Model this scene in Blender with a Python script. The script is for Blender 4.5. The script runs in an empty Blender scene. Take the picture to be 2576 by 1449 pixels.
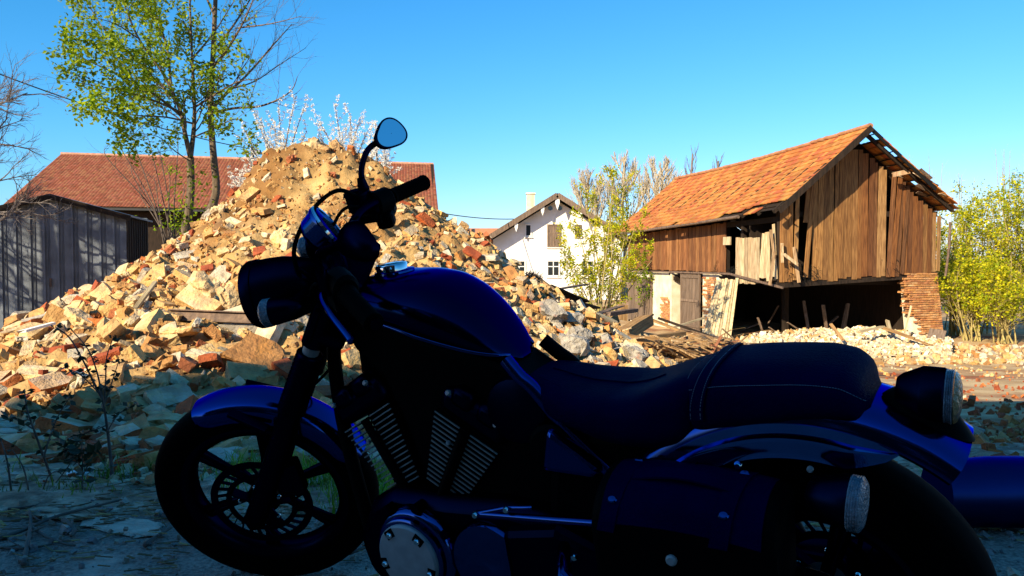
import bpy, math, random
import numpy as np
from mathutils import Vector, Matrix, Euler, noise as mnoise

random.seed(7); np.random.seed(7)
R = math.radians
sc = bpy.context.scene
col = sc.collection

# ---------------------------------------------------------------- camera
CAM_H, FPX, CX, CY, YH = 1.006, 2100.0, 1288.0, 724.5, 647.3
cam_d = bpy.data.cameras.new('camera'); cam = bpy.data.objects.new('camera', cam_d); col.objects.link(cam)
cam_d.sensor_width = 36.0; cam_d.lens = 36.0 * FPX / 2576.0
cam_d.clip_start = 0.05; cam_d.clip_end = 5000
PITCH = math.atan((CY - YH) / FPX)
cam.location = (0, 0, CAM_H); cam.rotation_euler = (R(90) - PITCH, 0, 0)
sc.camera = cam

# ---------------------------------------------------------------- sky, sun, exposure
SUN_AZ, SUN_EL = R(40), R(27)          # behind the viewer, to the left
to_sun = Vector((-math.sin(SUN_AZ) * math.cos(SUN_EL), -math.cos(SUN_AZ) * math.cos(SUN_EL), math.sin(SUN_EL)))
world = bpy.data.worlds.new('World'); sc.world = world; world.use_nodes = True
wn = world.node_tree; wn.nodes.clear()
sky = wn.nodes.new('ShaderNodeTexSky'); sky.sky_type = 'NISHITA'; sky.sun_disc = False
sky.sun_elevation = SUN_EL; sky.sun_rotation = math.atan2(to_sun.x, to_sun.y)
sky.air_density = 1.0; sky.dust_density = 0.3; sky.ozone_density = 1.6
hsv = wn.nodes.new('ShaderNodeHueSaturation'); hsv.inputs['Saturation'].default_value = 1.22
hsv.inputs['Hue'].default_value = 0.492
bgn = wn.nodes.new('ShaderNodeBackground'); bgn.inputs['Strength'].default_value = 0.079
wo = wn.nodes.new('ShaderNodeOutputWorld')
sep = wn.nodes.new('ShaderNodeSeparateColor'); cmb = wn.nodes.new('ShaderNodeCombineColor')
def wmath(op, a, b):
    n = wn.nodes.new('ShaderNodeMath'); n.operation = op
    if isinstance(a, float): n.inputs[0].default_value = a
    else: wn.links.new(a, n.inputs[0])
    n.inputs[1].default_value = b; return n.outputs[0]
wn.links.new(sky.outputs[0], sep.inputs[0])      # the photograph's vivid colour rendering of the blue sky
rr = wmath('MULTIPLY', wmath('POWER', wmath('MULTIPLY', sep.outputs[0], .19), 1.72), .49 / .19)
wn.links.new(rr, cmb.inputs[0]); wn.links.new(wmath('MULTIPLY', sep.outputs[1], .86), cmb.inputs[1]); wn.links.new(wmath('MULTIPLY', sep.outputs[2], 1.28), cmb.inputs[2])
wn.links.new(cmb.outputs[0], bgn.inputs['Color']); wn.nodes.remove(hsv)
wn.links.new(bgn.outputs[0], wo.inputs['Surface'])
sun_d = bpy.data.lights.new('sun', 'SUN'); sun = bpy.data.objects.new('sun', sun_d); col.objects.link(sun)
sun_d.energy = 5.0; sun_d.angle = R(0.5); sun_d.color = (1.0, 0.85, 0.58)
sun.rotation_euler = (-to_sun).to_track_quat('-Z', 'Y').to_euler(); sun.location = (-20, -20, 25)
vs = sc.view_settings
vs.view_transform = 'Standard'; vs.look = 'None'; vs.gamma = 1.0; vs.use_curve_mapping = False
vs.exposure = 1.03
sc.cycles.max_bounces = 6; sc.cycles.caustics_reflective = False; sc.cycles.caustics_refractive = False
try:
    sc.cycles.use_denoising = True
except Exception:
    pass

# ---------------------------------------------------------------- helpers
def at(px, py, Y):
    """world point seen at photo position (px, py) at distance Y in front of the viewer"""
    b = (CY - py) / FPX; cp, sp = math.cos(PITCH), math.sin(PITCH)
    dy = cp + b * sp; dz = -sp + b * cp
    t = Y / dy
    return Vector(((px - CX) / FPX * t, Y, CAM_H + dz * t))

def to_px(p):
    d = Vector(p) - Vector((0, 0, CAM_H)); cp, sp = math.cos(PITCH), math.sin(PITCH)
    fy = d.y * cp - d.z * sp; up = d.y * sp + d.z * cp
    return CX + FPX * d.x / fy, CY - FPX * up / fy

def tag(o, label=None, cat=None, group=None, kind=None):
    if label: o['label'] = label
    if cat: o['category'] = cat
    if group: o['group'] = group
    if kind: o['kind'] = kind
    return o

def empty(name, loc=(0, 0, 0), rz=0.0):
    o = bpy.data.objects.new(name, None); col.objects.link(o)
    o.location = loc; o.rotation_euler = (0, 0, rz); o.empty_display_size = 0.1
    return o

def link(name, me, parent=None, loc=None, rot=None, scale=None):
    o = bpy.data.objects.new(name, me); col.objects.link(o)
    if parent: o.parent = parent
    if loc is not None: o.location = loc
    if rot is not None: o.rotation_euler = rot
    if scale is not None: o.scale = scale
    return o

def copy_tree(o, parent=None):
    c = o.copy(); col.objects.link(c)
    if parent: c.parent = parent
    for ch in o.children: copy_tree(ch, c)
    return c

BOXF = [(0, 3, 2, 1), (4, 5, 6, 7), (0, 1, 5, 4), (1, 2, 6, 5), (2, 3, 7, 6), (3, 0, 4, 7)]
BOXV = np.array([(-1, -1, -1), (1, -1, -1), (1, 1, -1), (-1, 1, -1), (-1, -1, 1), (1, -1, 1), (1, 1, 1), (-1, 1, 1)], float) / 2

def frame_z(d):
    """3x3 columns with z along d"""
    d = Vector(d).normalized(); up = Vector((0, 0, 1)) if abs(d.z) < 0.95 else Vector((0, 1, 0))
    x = up.cross(d).normalized(); y = d.cross(x)
    return np.array([[x.x, y.x, d.x], [x.y, y.y, d.y], [x.z, y.z, d.z]])

class MB:
    def __init__(s):
        s.v = []; s.f = []; s.n = 0; s.t = []; s.mi = []
    def add(s, v, f, tint=None, mi=0):
        v = np.asarray(v, float).reshape(-1, 3); s.v.append(v); o = s.n
        s.f += [tuple(i + o for i in q) for q in f]; s.n += len(v)
        s.t += [tint or (1, 1, 1)] * len(f); s.mi += [mi] * len(f)
        return s
    def box(s, c, size, rot=None, tint=None, jit=0.0, mi=0):
        v = BOXV * np.array(size, float)
        if jit: v = v + np.random.uniform(-jit, jit, v.shape)
        if rot is not None: v = v @ np.asarray(rot).T
        return s.add(v + np.array(c, float), BOXF, tint, mi)
    def bar(s, a, b, w, h, tint=None, jit=0.0, roll=0.0, mi=0):
        a = Vector(a); b = Vector(b); d = b - a; M = frame_z(d)
        if roll:
            c_, s_ = math.cos(roll), math.sin(roll)
            M = M @ np.array([[c_, -s_, 0], [s_, c_, 0], [0, 0, 1]])
        return s.box((a + b) / 2, (w, h, d.length), M, tint, jit, mi)
    def tube(s, pts, r, n=8, caps=True, tint=None, mi=0):
        pts = [Vector(p) for p in pts]; m = len(pts)
        rr = [r] * m if isinstance(r, (int, float)) else list(r)
        V = []; x = None
        for i, p in enumerate(pts):
            d = (pts[min(i + 1, m - 1)] - pts[max(i - 1, 0)])
            d = d.normalized() if d.length > 1e-9 else Vector((0, 0, 1))
            if x is None:
                u = Vector((0, 0, 1)) if abs(d.z) < 0.9 else Vector((1, 0, 0))
                x = u.cross(d).normalized()
            else:
                x = (x - d * x.dot(d)); x = x.normalized() if x.length > 1e-6 else d.orthogonal().normalized()
            y = d.cross(x)
            for k in range(n):
                a = 2 * math.pi * k / n
                q = p + (x * math.cos(a) + y * math.sin(a)) * rr[i]; V.append((q.x, q.y, q.z))
        F = []
        for i in range(m - 1):
            for k in range(n):
                k2 = (k + 1) % n
                F.append((i * n + k, i * n + k2, (i + 1) * n + k2, (i + 1) * n + k))
        if caps:
            F.append(tuple(range(n - 1, -1, -1))); F.append(tuple((m - 1) * n + k for k in range(n)))
        return s.add(V, F, tint, mi)
    def lathe(s, prof, org, axis, n=24, tint=None, a0=0.0, a1=2 * math.pi, sx=1.0, sy=1.0, mi=0, caps=True):
        """prof: (radius, height along axis)"""
        M = frame_z(axis); full = abs(a1 - a0) > 6.28
        k_ = n if full else n + 1
        V = []
        for r, h in prof:
            for k in range(k_):
                a = a0 + (a1 - a0) * k / n
                V.append(M @ np.array([r * math.cos(a) * sx, r * math.sin(a) * sy, h]) + np.array(org, float))
        F = []
        for i in range(len(prof) - 1):
            for k in range(n):
                k2 = (k + 1) % k_
                F.append((i * k_ + k, i * k_ + k2, (i + 1) * k_ + k2, (i + 1) * k_ + k))
        if full and caps:
            if prof[0][0] > 1e-6: F.append(tuple(range(k_ - 1, -1, -1)))
            if prof[-1][0] > 1e-6: F.append(tuple((len(prof) - 1) * k_ + k for k in range(k_)))
        return s.add(V, F, tint, mi)
    def loft(s, loops, closed=True, caps=True, tint=None, mi=0):
        n = len(loops[0]); V = [p for l in loops for p in l]; F = []
        for i in range(len(loops) - 1):
            for k in range(n if closed else n - 1):
                k2 = (k + 1) % n
                F.append((i * n + k, i * n + k2, (i + 1) * n + k2, (i + 1) * n + k))
        if caps and closed:
            F.append(tuple(range(n - 1, -1, -1))); F.append(tuple((len(loops) - 1) * n + k for k in range(n)))
        return s.add(V, F, tint, mi)
    def prism(s, poly, y0, y1, tint=None, mi=0):
        """poly in (x, z), extruded along y"""
        n = len(poly)
        V = [(x, y0, z) for x, z in poly] + [(x, y1, z) for x, z in poly]
        F = [tuple(range(n)), tuple(range(2 * n - 1, n - 1, -1))] + [(k, n + k, n + (k + 1) % n, (k + 1) % n) for k in range(n)]
        return s.add(V, F, tint, mi)
    def verts(s): return np.concatenate(s.v) if s.v else np.zeros((0, 3))
    def xf(s, fn):
        V = fn(s.verts()); s.v = [V]; return s
    def mesh(s, name, mats, smooth=0, tint=False):
        me = bpy.data.meshes.new(name)
        V = s.verts()
        me.from_pydata(V.tolist(), [], s.f)
        for m in (mats if isinstance(mats, (list, tuple)) else [mats]): me.materials.append(m)
        if any(s.mi): me.polygons.foreach_set('material_index', s.mi)
        if tint:
            a = me.attributes.new('tint', 'FLOAT_COLOR', 'FACE')
            t = np.ones((len(s.f), 4), np.float32); t[:, :3] = np.array(s.t, np.float32); a.data.foreach_set('color', t.ravel())
        me.update()
        if smooth:
            me.polygons.foreach_set('use_smooth', [True] * len(me.polygons))
            if smooth < 180:
                me.set_sharp_from_angle(angle=R(smooth))
        return me
    def build(s, name, mats, parent=None, smooth=0, tint=False, bevel=0.0, **kw):
        o = link(name, s.mesh(name, mats, smooth, tint), parent, **kw)
        if bevel:
            m = o.modifiers.new('bevel', 'BEVEL'); m.width = bevel; m.segments = 2; m.limit_method = 'ANGLE'; m.angle_limit = R(35)
        return o

# ---------------------------------------------------------------- materials
def mat(name, c1, c2=None, rough=0.8, scale=4.0, bump=0.0, bscale=30.0, metal=0.0, spec=0.4, coat=0.0, tint=False,
        rand=0.0, stretch=None, detail=6.0, ramp=(0.35, 0.65), c3=None, s3=1.0, r3=(0.5, 0.6), trans=0.0, stint=None):
    m = bpy.data.materials.new(name); m.use_nodes = True; nt = m.node_tree; N = nt.nodes; L = nt.links
    b = N['Principled BSDF']
    b.inputs['Roughness'].default_value = rough; b.inputs['Metallic'].default_value = metal
    b.inputs['Specular IOR Level'].default_value = spec; b.inputs['Coat Weight'].default_value = coat
    if stint: b.inputs['Specular Tint'].default_value = (*stint, 1)
    if coat: b.inputs['Coat Roughness'].default_value = 0.06
    tc = N.new('ShaderNodeTexCoord'); mp = N.new('ShaderNodeMapping'); L.new(tc.outputs['Object'], mp.inputs['Vector'])
    if stretch: mp.inputs['Scale'].default_value = stretch
    oi = N.new('ShaderNodeObjectInfo')
    if rand:
        va = N.new('ShaderNodeVectorMath'); va.operation = 'MULTIPLY_ADD'
        L.new(oi.outputs['Random'], va.inputs[0]); va.inputs[1].default_value = (37, 19, 53); va.inputs[2].default_value = (0, 0, 0)
        L.new(va.outputs[0], mp.inputs['Location'])
    c2 = c2 or tuple(x * 0.7 for x in c1)
    nz = N.new('ShaderNodeTexNoise'); nz.inputs['Scale'].default_value = scale; nz.inputs['Detail'].default_value = detail
    L.new(mp.outputs[0], nz.inputs['Vector'])
    cr = N.new('ShaderNodeValToRGB'); cr.color_ramp.elements[0].position = ramp[0]; cr.color_ramp.elements[1].position = ramp[1]
    cr.color_ramp.elements[0].color = (*c2, 1); cr.color_ramp.elements[1].color = (*c1, 1)
    L.new(nz.outputs['Fac'], cr.inputs[0]); out = cr.outputs[0]
    if c3:
        n3 = N.new('ShaderNodeTexNoise'); n3.inputs['Scale'].default_value = s3; n3.inputs['Detail'].default_value = 8; n3.inputs['Roughness'].default_value = 0.65
        L.new(mp.outputs[0], n3.inputs['Vector'])
        r = N.new('ShaderNodeMapRange'); r.inputs[1].default_value = r3[0]; r.inputs[2].default_value = r3[1]
        L.new(n3.outputs['Fac'], r.inputs[0])
        mx = N.new('ShaderNodeMix'); mx.data_type = 'RGBA'; L.new(r.outputs[0], mx.inputs[0]); L.new(out, mx.inputs[6]); mx.inputs[7].default_value = (*c3, 1); out = mx.outputs[2]
    if tint:
        a = N.new('ShaderNodeAttribute'); a.attribute_name = 'tint'
        mx = N.new('ShaderNodeMix'); mx.data_type = 'RGBA'; mx.blend_type = 'MULTIPLY'; mx.inputs[0].default_value = 1
        L.new(out, mx.inputs[6]); L.new(a.outputs['Color'], mx.inputs[7]); out = mx.outputs[2]
    if rand:
        hs = N.new('ShaderNodeHueSaturation'); mr = N.new('ShaderNodeMapRange')
        mr.inputs[3].default_value = 1 - rand; mr.inputs[4].default_value = 1 + rand
        L.new(oi.outputs['Random'], mr.inputs[0]); L.new(mr.outputs[0], hs.inputs['Value']); L.new(out, hs.inputs['Color']); out = hs.outputs[0]
    L.new(out, b.inputs['Base Color'])
    if trans:
        tr = N.new('ShaderNodeBsdfTranslucent'); L.new(out, tr.inputs['Color']); ms = N.new('ShaderNodeMixShader'); ms.inputs[0].default_value = trans
        L.new(b.outputs[0], ms.inputs[1]); L.new(tr.outputs[0], ms.inputs[2]); L.new(ms.outputs[0], N['Material Output'].inputs['Surface'])
    if bump:
        bz = N.new('ShaderNodeTexNoise'); bz.inputs['Scale'].default_value = bscale; bz.inputs['Detail'].default_value = 6
        L.new(mp.outputs[0], bz.inputs['Vector'])
        bp = N.new('ShaderNodeBump'); bp.inputs['Strength'].default_value = bump; bp.inputs['Distance'].default_value = 0.02
        L.new(bz.outputs['Fac'], bp.inputs['Height']); L.new(bp.outputs[0], b.inputs['Normal'])
    return m

M = {}
def mats():
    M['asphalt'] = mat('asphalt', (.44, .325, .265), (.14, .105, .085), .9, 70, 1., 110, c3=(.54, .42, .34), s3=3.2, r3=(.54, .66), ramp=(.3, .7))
    M['soil'] = mat('soil', (.56, .4, .21), (.36, .21, .09), .95, 1.3, .9, 18, c3=(.24, .07, .022), s3=.45, r3=(.5, .62))
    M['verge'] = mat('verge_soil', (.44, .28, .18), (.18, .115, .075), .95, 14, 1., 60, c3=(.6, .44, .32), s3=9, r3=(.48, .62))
    M['plasterpatch'] = mat('trampled_plaster', (.58, .47, .37), (.4, .32, .25), .95, 14, 1., 60)
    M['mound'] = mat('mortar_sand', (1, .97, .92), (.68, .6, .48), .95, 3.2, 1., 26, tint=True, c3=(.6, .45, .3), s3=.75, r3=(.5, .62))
    M['brick'] = mat('old_brick', (1.0, .97, .92), (.6, .52, .45), .9, 9, .8, 45, tint=True, rand=.14, c3=(.92, .82, .6), s3=5.5, r3=(.5, .62))
    M['stone'] = mat('pale_mortar_stone', (.4, .36, .31), (.22, .19, .16), .9, 12, 1., 40, rand=.1, c3=(.42, .2, .13), s3=3.5, r3=(.6, .68))
    M['wood'] = mat('weathered_wood', (1, 1, 1), (.45, .38, .32), .85, 9, .5, 30, tint=True, rand=.2, stretch=(3.0, 3.0, .25), c3=(.62, .5, .4), s3=2.0, r3=(.6, .75))
    M['timber'] = mat('broken_timber', (.42, .25, .1), (.24, .12, .045), .85, 7, .6, 25, rand=.25, stretch=(3.5, 3.5, .3))
    M['board_grey'] = mat('grey_boards', (.2, .14, .1), (.1, .065, .045), .85, 8, .5, 30, rand=.2, stretch=(3.5, 3.5, .25))
    M['board_pale'] = mat('pale_boards', (.54, .43, .26), (.34, .25, .135), .85, 8, .5, 30, rand=.35, stretch=(3.5, 3.5, .25))
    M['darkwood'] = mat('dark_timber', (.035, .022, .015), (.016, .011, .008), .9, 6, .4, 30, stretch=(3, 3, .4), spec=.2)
    M['tile'] = mat('roof_tile', (1, 1, 1), (.8, .74, .7), .85, 5, .4, 30, tint=True, rand=.08, c3=(.62, .48, .4), s3=.8, r3=(.55, .72))
    M['plaster'] = mat('old_plaster', (.72, .66, .52), (.55, .46, .3), .9, 2, .4, 25)
    M['white'] = mat('white_render', (.82, .8, .76), (.7, .67, .62), .9, 1.2, .2, 20)
    M['shade_house_wall'] = mat('dark_shade_house_wall', (.035, .03, .027), (.022, .02, .018), .9, 1, .2, 10)  # kept near black so the unseen house darkens the bike's side
    M['steel'] = mat('galvanised_sheet', (.19, .215, .26), (.11, .125, .155), .5, 3, .1, 20, metal=.2, spec=.3)
    M['rust'] = mat('rusty_steel', (.2, .13, .09), (.09, .06, .05), .75, 12, .4, 40, metal=.2)
    M['glassdark'] = mat('window_glass', (.02, .025, .03), None, .08, 2, spec=.6)
    M['black'] = mat('black_void_board', (.012, .01, .01), None, .95, 3)
    M['bark'] = mat('bark', (.17, .12, .075), (.07, .05, .035), .9, 14, .9, 30, stretch=(1, 1, .35))
    M['bark_pale'] = mat('pale_bark', (.56, .47, .33), (.38, .3, .2), .9, 10, .4, 30)
    M['bark_grey'] = mat('grey_twigs', (.2, .17, .16), (.12, .1, .1), .9, 10)
    M['bark_straw'] = mat('straw_stems', (.42, .34, .13), (.25, .19, .07), .85, 8)
    M['leaf'] = mat('spring_leaf', (.31, .4, .014), (.13, .2, .01), .55, .9, tint=True, trans=.5, spec=.2)
    M['leafy'] = mat('yellow_leaf', (.6, .56, .02), (.36, .38, .015), .55, .9, tint=True, trans=.5, spec=.2)
    M['leafdark'] = mat('sapling_leaf', (.035, .05, .02), (.015, .025, .01), .5, 3, spec=.4)
    M['petal'] = mat('white_blossom', (.93, .91, .87), (.85, .8, .74), .7, 6, trans=.45)
    M['grass'] = mat('grass_blade', (.2, .36, .02), (.1, .18, .012), .6, 3, tint=True, trans=.3)
    M['straw'] = mat('dry_straw', (.52, .36, .13), (.3, .19, .06), .9, 10, tint=True)
    M['twig'] = mat('dry_twig', (.13, .1, .08), (.06, .045, .04), .9, 10)
    M['wire'] = mat('wire_black', (.02, .02, .022), None, .6, 3)
    # motorcycle
    M['paint'] = mat('black_paint', (.03, .07, .24), (.025, .06, .2), .1, 2, metal=1.0, stint=(.1, .2, .6))
    M['paint_blue'] = mat('gloss_blue_black', (.014, .045, .22), (.012, .04, .2), .12, 2, metal=1.0, stint=(.12, .3, .9))
    M['paint_tank'] = mat('tank_blue_black', (.0015, .008, .045), (.0012, .007, .038), .14, 2, metal=1.0, stint=(.05, .16, .7))
    M['matte'] = mat('matte_black', (.0008, .0008, .0014), (.0006, .0006, .001), .6, 6, spec=.03)
    M['satin'] = mat('satin_black', (.002, .005, .02), (.0015, .004, .016), .36, 6, metal=1.0, stint=(.02, .05, .2))
    M['rubber'] = mat('black_rubber', (.0008, .0008, .0011), (.0006, .0006, .0008), .8, 10, spec=.02)
    M['leather'] = mat('skylit_leather', (.0002, .0005, .028), (.0002, .0004, .02), .6, 8, .2, 220, spec=.01)  # blue sky cast on the leather is put into the base colour
    M['paint_edge'] = mat('sky_glint_paint', (.1, .2, .5), (.09, .18, .46), .1, 2, metal=1.0, stint=(.2, .4, .9))  # brighter copy of the paint: sky highlight put into the colour
    M['thread'] = mat('grey_thread', (.12, .14, .2), None, .8, 4)
    M['chrome'] = mat('chrome', (.75, .77, .8), (.65, .67, .7), .07, 3, metal=1.0)
    M['alu'] = mat('brushed_alloy', (.3, .31, .32), (.24, .25, .26), .5, 30, metal=.15, spec=.5)
    M['fin'] = mat('machined_fin_edge', (.3, .33, .34), (.22, .24, .25), .4, 30, metal=.6)
    M['mirror'] = mat('mirror_glass', (.9, .92, .95), (.9, .92, .95), .02, 3, metal=1.0)
    M['lens'] = mat('clear_lens', (.2, .22, .26), (.12, .13, .16), .12, 60, .5, 160, spec=.6)
    M['taillens'] = mat('amber_tail_lens', (.36, .2, .07), (.2, .09, .03), .12, 30, .4, 120, spec=.6)
    M['redglass'] = mat('red_button', (.5, .03, .01), None, .3, 3)
    M['plastic'] = mat('black_plastic_pipe', (.007, .022, .11), (.006, .019, .095), .36, 3, metal=1.0, stint=(.1, .25, .8))
mats()
# ---------------------------------------------------------------- ground, road, verge
def sstep(a, b, x):
    t = np.clip((x - a) / (b - a), 0, 1); return t * t * (3 - 2 * t)

def ground_z(x, y):
    x = np.asarray(x, float); y = np.asarray(y, float)
    amt = 0.75 + 1.3 * sstep(-9, 1, x)
    return -amt * (0.35 * sstep(4.0, 12, y) + 0.65 * sstep(6, 27, y))

def gz(x, y): return float(ground_z(x, y))

def fbm(x, y, sc_, seed=0, octv=4):
    out = np.zeros(np.broadcast(x, y).shape); a = 1.0
    xs = np.ravel(x * np.ones_like(out)); ys = np.ravel(y * np.ones_like(out)); o = np.zeros(xs.shape)
    for i in range(octv):
        o += a * np.array([mnoise.noise((p, q, seed + i * 7.3)) for p, q in zip(xs * sc_, ys * sc_)])
        a *= .5; sc_ *= 2.1
    return o.reshape(out.shape)

def grid_mesh(name, xs, ys, zf, m, smooth=180):
    X, Y = np.meshgrid(xs, ys); Z = zf(X, Y)
    V = np.stack([X, Y, Z], -1).reshape(-1, 3); nx, ny = len(xs), len(ys)
    I = np.arange(nx * ny).reshape(ny, nx)
    F = np.stack([I[:-1, :-1], I[:-1, 1:], I[1:, 1:], I[1:, :-1]], -1).reshape(-1, 4)
    me = bpy.data.meshes.new(name); me.from_pydata(V.tolist(), [], F.tolist()); me.materials.append(m)
    me.polygons.foreach_set('use_smooth', [True] * len(me.polygons))
    return me

def spaced(a, b, c, d, near, far):
    """fine between b and c, coarse out to a and d"""
    l = list(np.arange(b, c, near)); r = []; s = near; p = b
    while p > a: s *= 1.35; p -= min(s, far); r.append(max(p, a))
    l = r[::-1] + l; s = near; p = l[-1]
    while p < d: s *= 1.35; p += min(s, far); l.append(min(p, d))
    return np.array(l)

def setting():
    def zf(X, Y):
        z = ground_z(X, Y)
        near = (Y > 3.3) & (Y < 34) & (abs(X) < 22)
        n = np.zeros(X.shape); n[near] = fbm(X[near], Y[near], .9, 3, 4)
        amp = .035 * sstep(3.3, 6, Y)
        return z + n * amp - .012 * (Y <= 3.6)
    xs = spaced(-900, -9, 16, 900, .16, 90); ys = spaced(-400, 3.2, 33, 1800, .16, 120)
    tag(link('ground', grid_mesh('ground', xs, ys, zf, M['soil'])), kind='structure')
    # asphalt lane, its far edge ragged
    rx = np.arange(-14, 14.01, .12)
    edge = 3.3 + .22 * fbm(rx, 0 * rx, .8, 11, 3) - .02 * rx
    b = MB(); n = len(rx); ts = [0, .3, .6, .85, .95, 1.0]
    V = [(x, -6 + (e + 6) * t, .012 - .02 * (t > .99)) for t in ts for x, e in zip(rx, edge)]
    F = [(j * n + i, j * n + i + 1, (j + 1) * n + i + 1, (j + 1) * n + i) for j in range(len(ts) - 1) for i in range(n - 1)]
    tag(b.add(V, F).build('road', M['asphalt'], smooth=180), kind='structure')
    xs = np.arange(-5.5, 7.5, .07); ys = np.arange(3.0, 4.7, .07)
    def vz(X, Y):
        e = np.minimum(sstep(3.0, 3.35, Y), 1 - sstep(4.35, 4.7, Y))
        return ground_z(X, Y) - .06 + .085 * e + .03 * fbm(X, Y, 2.2, 5, 4) * e
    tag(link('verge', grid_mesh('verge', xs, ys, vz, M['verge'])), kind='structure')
setting()

# ---------------------------------------------------------------- rubble mound
MOUND_PX = [  # photo position and distance of points on the heap's surface
    (0, 860, 8), (140, 800, 8.5), (320, 690, 10), (500, 572, 11.5), (600, 485, 12), (645, 425, 12.3), (715, 378, 12.6), (770, 370, 12.6),
    (850, 388, 12.6), (940, 428, 12.4), (1010, 478, 12.2), (1100, 548, 12), (1210, 608, 12), (1290, 675, 12), (1400, 745, 12), (1500, 822, 11.5), (1640, 905, 10.5),
    (800, 500, 11.3), (800, 600, 10.2), (800, 700, 9), (800, 800, 7.8), (800, 870, 6.9), (800, 950, 6), (800, 1050, 5), (800, 1150, 4.4),
    (560, 600, 10.6), (560, 700, 9), (560, 800, 7.5), (560, 900, 6.3), (560, 1000, 5.3),
    (300, 720, 9.2), (300, 800, 7.5), (300, 900, 6.1), (300, 1000, 5.2), (300, 1110, 4.6),
    (60, 900, 6.8), (60, 1000, 5.4), (60, 1110, 4.7),
    (1000, 600, 11), (1000, 750, 8.8), (1000, 900, 7), (1150, 650, 11), (1150, 750, 9.5), (1150, 850, 8), (1400, 800, 10.6), (1400, 870, 9.2), (1400, 950, 8)]
def make_mound_fn():
    P = np.array([tuple(at(*p)) for p in MOUND_PX]); h = P[:, 2] - ground_z(P[:, 0], P[:, 1])
    xy = P[:, :2]; ex = []; eh = []
    for p in [(-3.3, 14.6, 1.6), (-2, 14.5, 1.3), (-4.2, 14, .9), (-.6, 14.2, .6)]: ex.append(p[:2]); eh.append(p[2])
    for p in [(-6.3, 9), (-6.2, 7), (-5.2, 5), (-6.6, 11.5), (-6.4, 14), (-5, 17), (-3, 18.5), (-1, 17.5), (1.3, 16), (2.6, 14), (3.2, 12), (2.9, 10), (2.2, 8.6), (1.1, 7.2), (.2, 6), (-.5, 5),
              (-1.2, 4.1), (-2.5, 4.1), (-4, 4.1), (-8.5, 6), (-8.5, 12), (-8, 17), (-4, 21), (0, 20), (4.5, 16), (5, 11), (4, 7), (2, 5.2), (.8, 4.2)]:
        ex.append(p); eh.append(0.0 if p[1] > 4.5 else -.03)
    xy = np.concatenate([xy, ex]); h = np.concatenate([h, eh])
    phi = lambda r: np.sqrt(r * r + .3 ** 2)
    D = np.linalg.norm(xy[:, None] - xy[None], axis=-1)
    w = np.linalg.solve(phi(D) + np.eye(len(xy)) * .02, h)
    def fn(x, y):
        x = np.asarray(x, float); y = np.asarray(y, float)
        d = np.sqrt((x[..., None] - xy[:, 0]) ** 2 + (y[..., None] - xy[:, 1]) ** 2)
        return phi(d) @ w
    return fn
mound_h = make_mound_fn()
MG = .055; MX = np.arange(-7.6, 4.6, MG); MY = np.arange(3.9, 16.5, MG)
def build_mound():
    X, Y = np.meshgrid(MX, MY); h = mound_h(X, Y)
    up_ = sstep(.02, .5, h)
    n1 = fbm(X, Y, 1.1, 21, 3); n2 = fbm(X, Y, 4.5, 4, 3)
    h2 = np.where(h > 0, h, h * 1.0) + up_ * (.12 * n1 + .1 * n2) + .025 * n2 * (h > -.05)
    Z = ground_z(X, Y) + np.where(h2 < -.03, -.06 + np.maximum(h2, -.3), h2)
    return Z
MZ = build_mound()
def mz(x, y):
    fx = (x - MX[0]) / MG; fy = (y - MY[0]) / MG; i = int(fx); j = int(fy)
    if i < 0 or j < 0 or i >= len(MX) - 1 or j >= len(MY) - 1: return gz(x, y)
    a, b = fx - i, fy - j
    z = (MZ[j, i] * (1 - a) + MZ[j, i + 1] * a) * (1 - b) + (MZ[j + 1, i] * (1 - a) + MZ[j + 1, i + 1] * a) * b
    return max(float(z), gz(x, y))
def mnormal(x, y, e=.12):
    return Vector((mz(x - e, y) - mz(x + e, y), mz(x, y - e) - mz(x, y + e), 2 * e)).normalized()
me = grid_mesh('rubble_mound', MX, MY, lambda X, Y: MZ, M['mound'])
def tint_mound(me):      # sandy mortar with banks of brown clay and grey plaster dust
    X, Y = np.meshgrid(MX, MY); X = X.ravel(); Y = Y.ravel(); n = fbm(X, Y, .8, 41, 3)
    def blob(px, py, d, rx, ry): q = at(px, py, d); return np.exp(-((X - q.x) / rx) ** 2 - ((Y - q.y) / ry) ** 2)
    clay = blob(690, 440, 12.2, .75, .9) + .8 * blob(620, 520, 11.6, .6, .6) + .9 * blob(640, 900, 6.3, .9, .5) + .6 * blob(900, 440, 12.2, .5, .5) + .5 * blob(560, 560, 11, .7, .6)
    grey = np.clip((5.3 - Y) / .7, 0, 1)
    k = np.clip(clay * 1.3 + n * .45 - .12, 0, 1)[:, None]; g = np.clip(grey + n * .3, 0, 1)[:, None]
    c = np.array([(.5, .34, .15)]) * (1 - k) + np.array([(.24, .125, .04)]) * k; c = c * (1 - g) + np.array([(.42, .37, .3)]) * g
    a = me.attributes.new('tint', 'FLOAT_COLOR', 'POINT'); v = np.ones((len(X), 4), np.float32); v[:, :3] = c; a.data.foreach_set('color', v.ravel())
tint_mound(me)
tag(link('rubble_mound', me), 'big heap of sandy mortar and clay under the broken bricks', 'rubble heap', kind='stuff')

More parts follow.
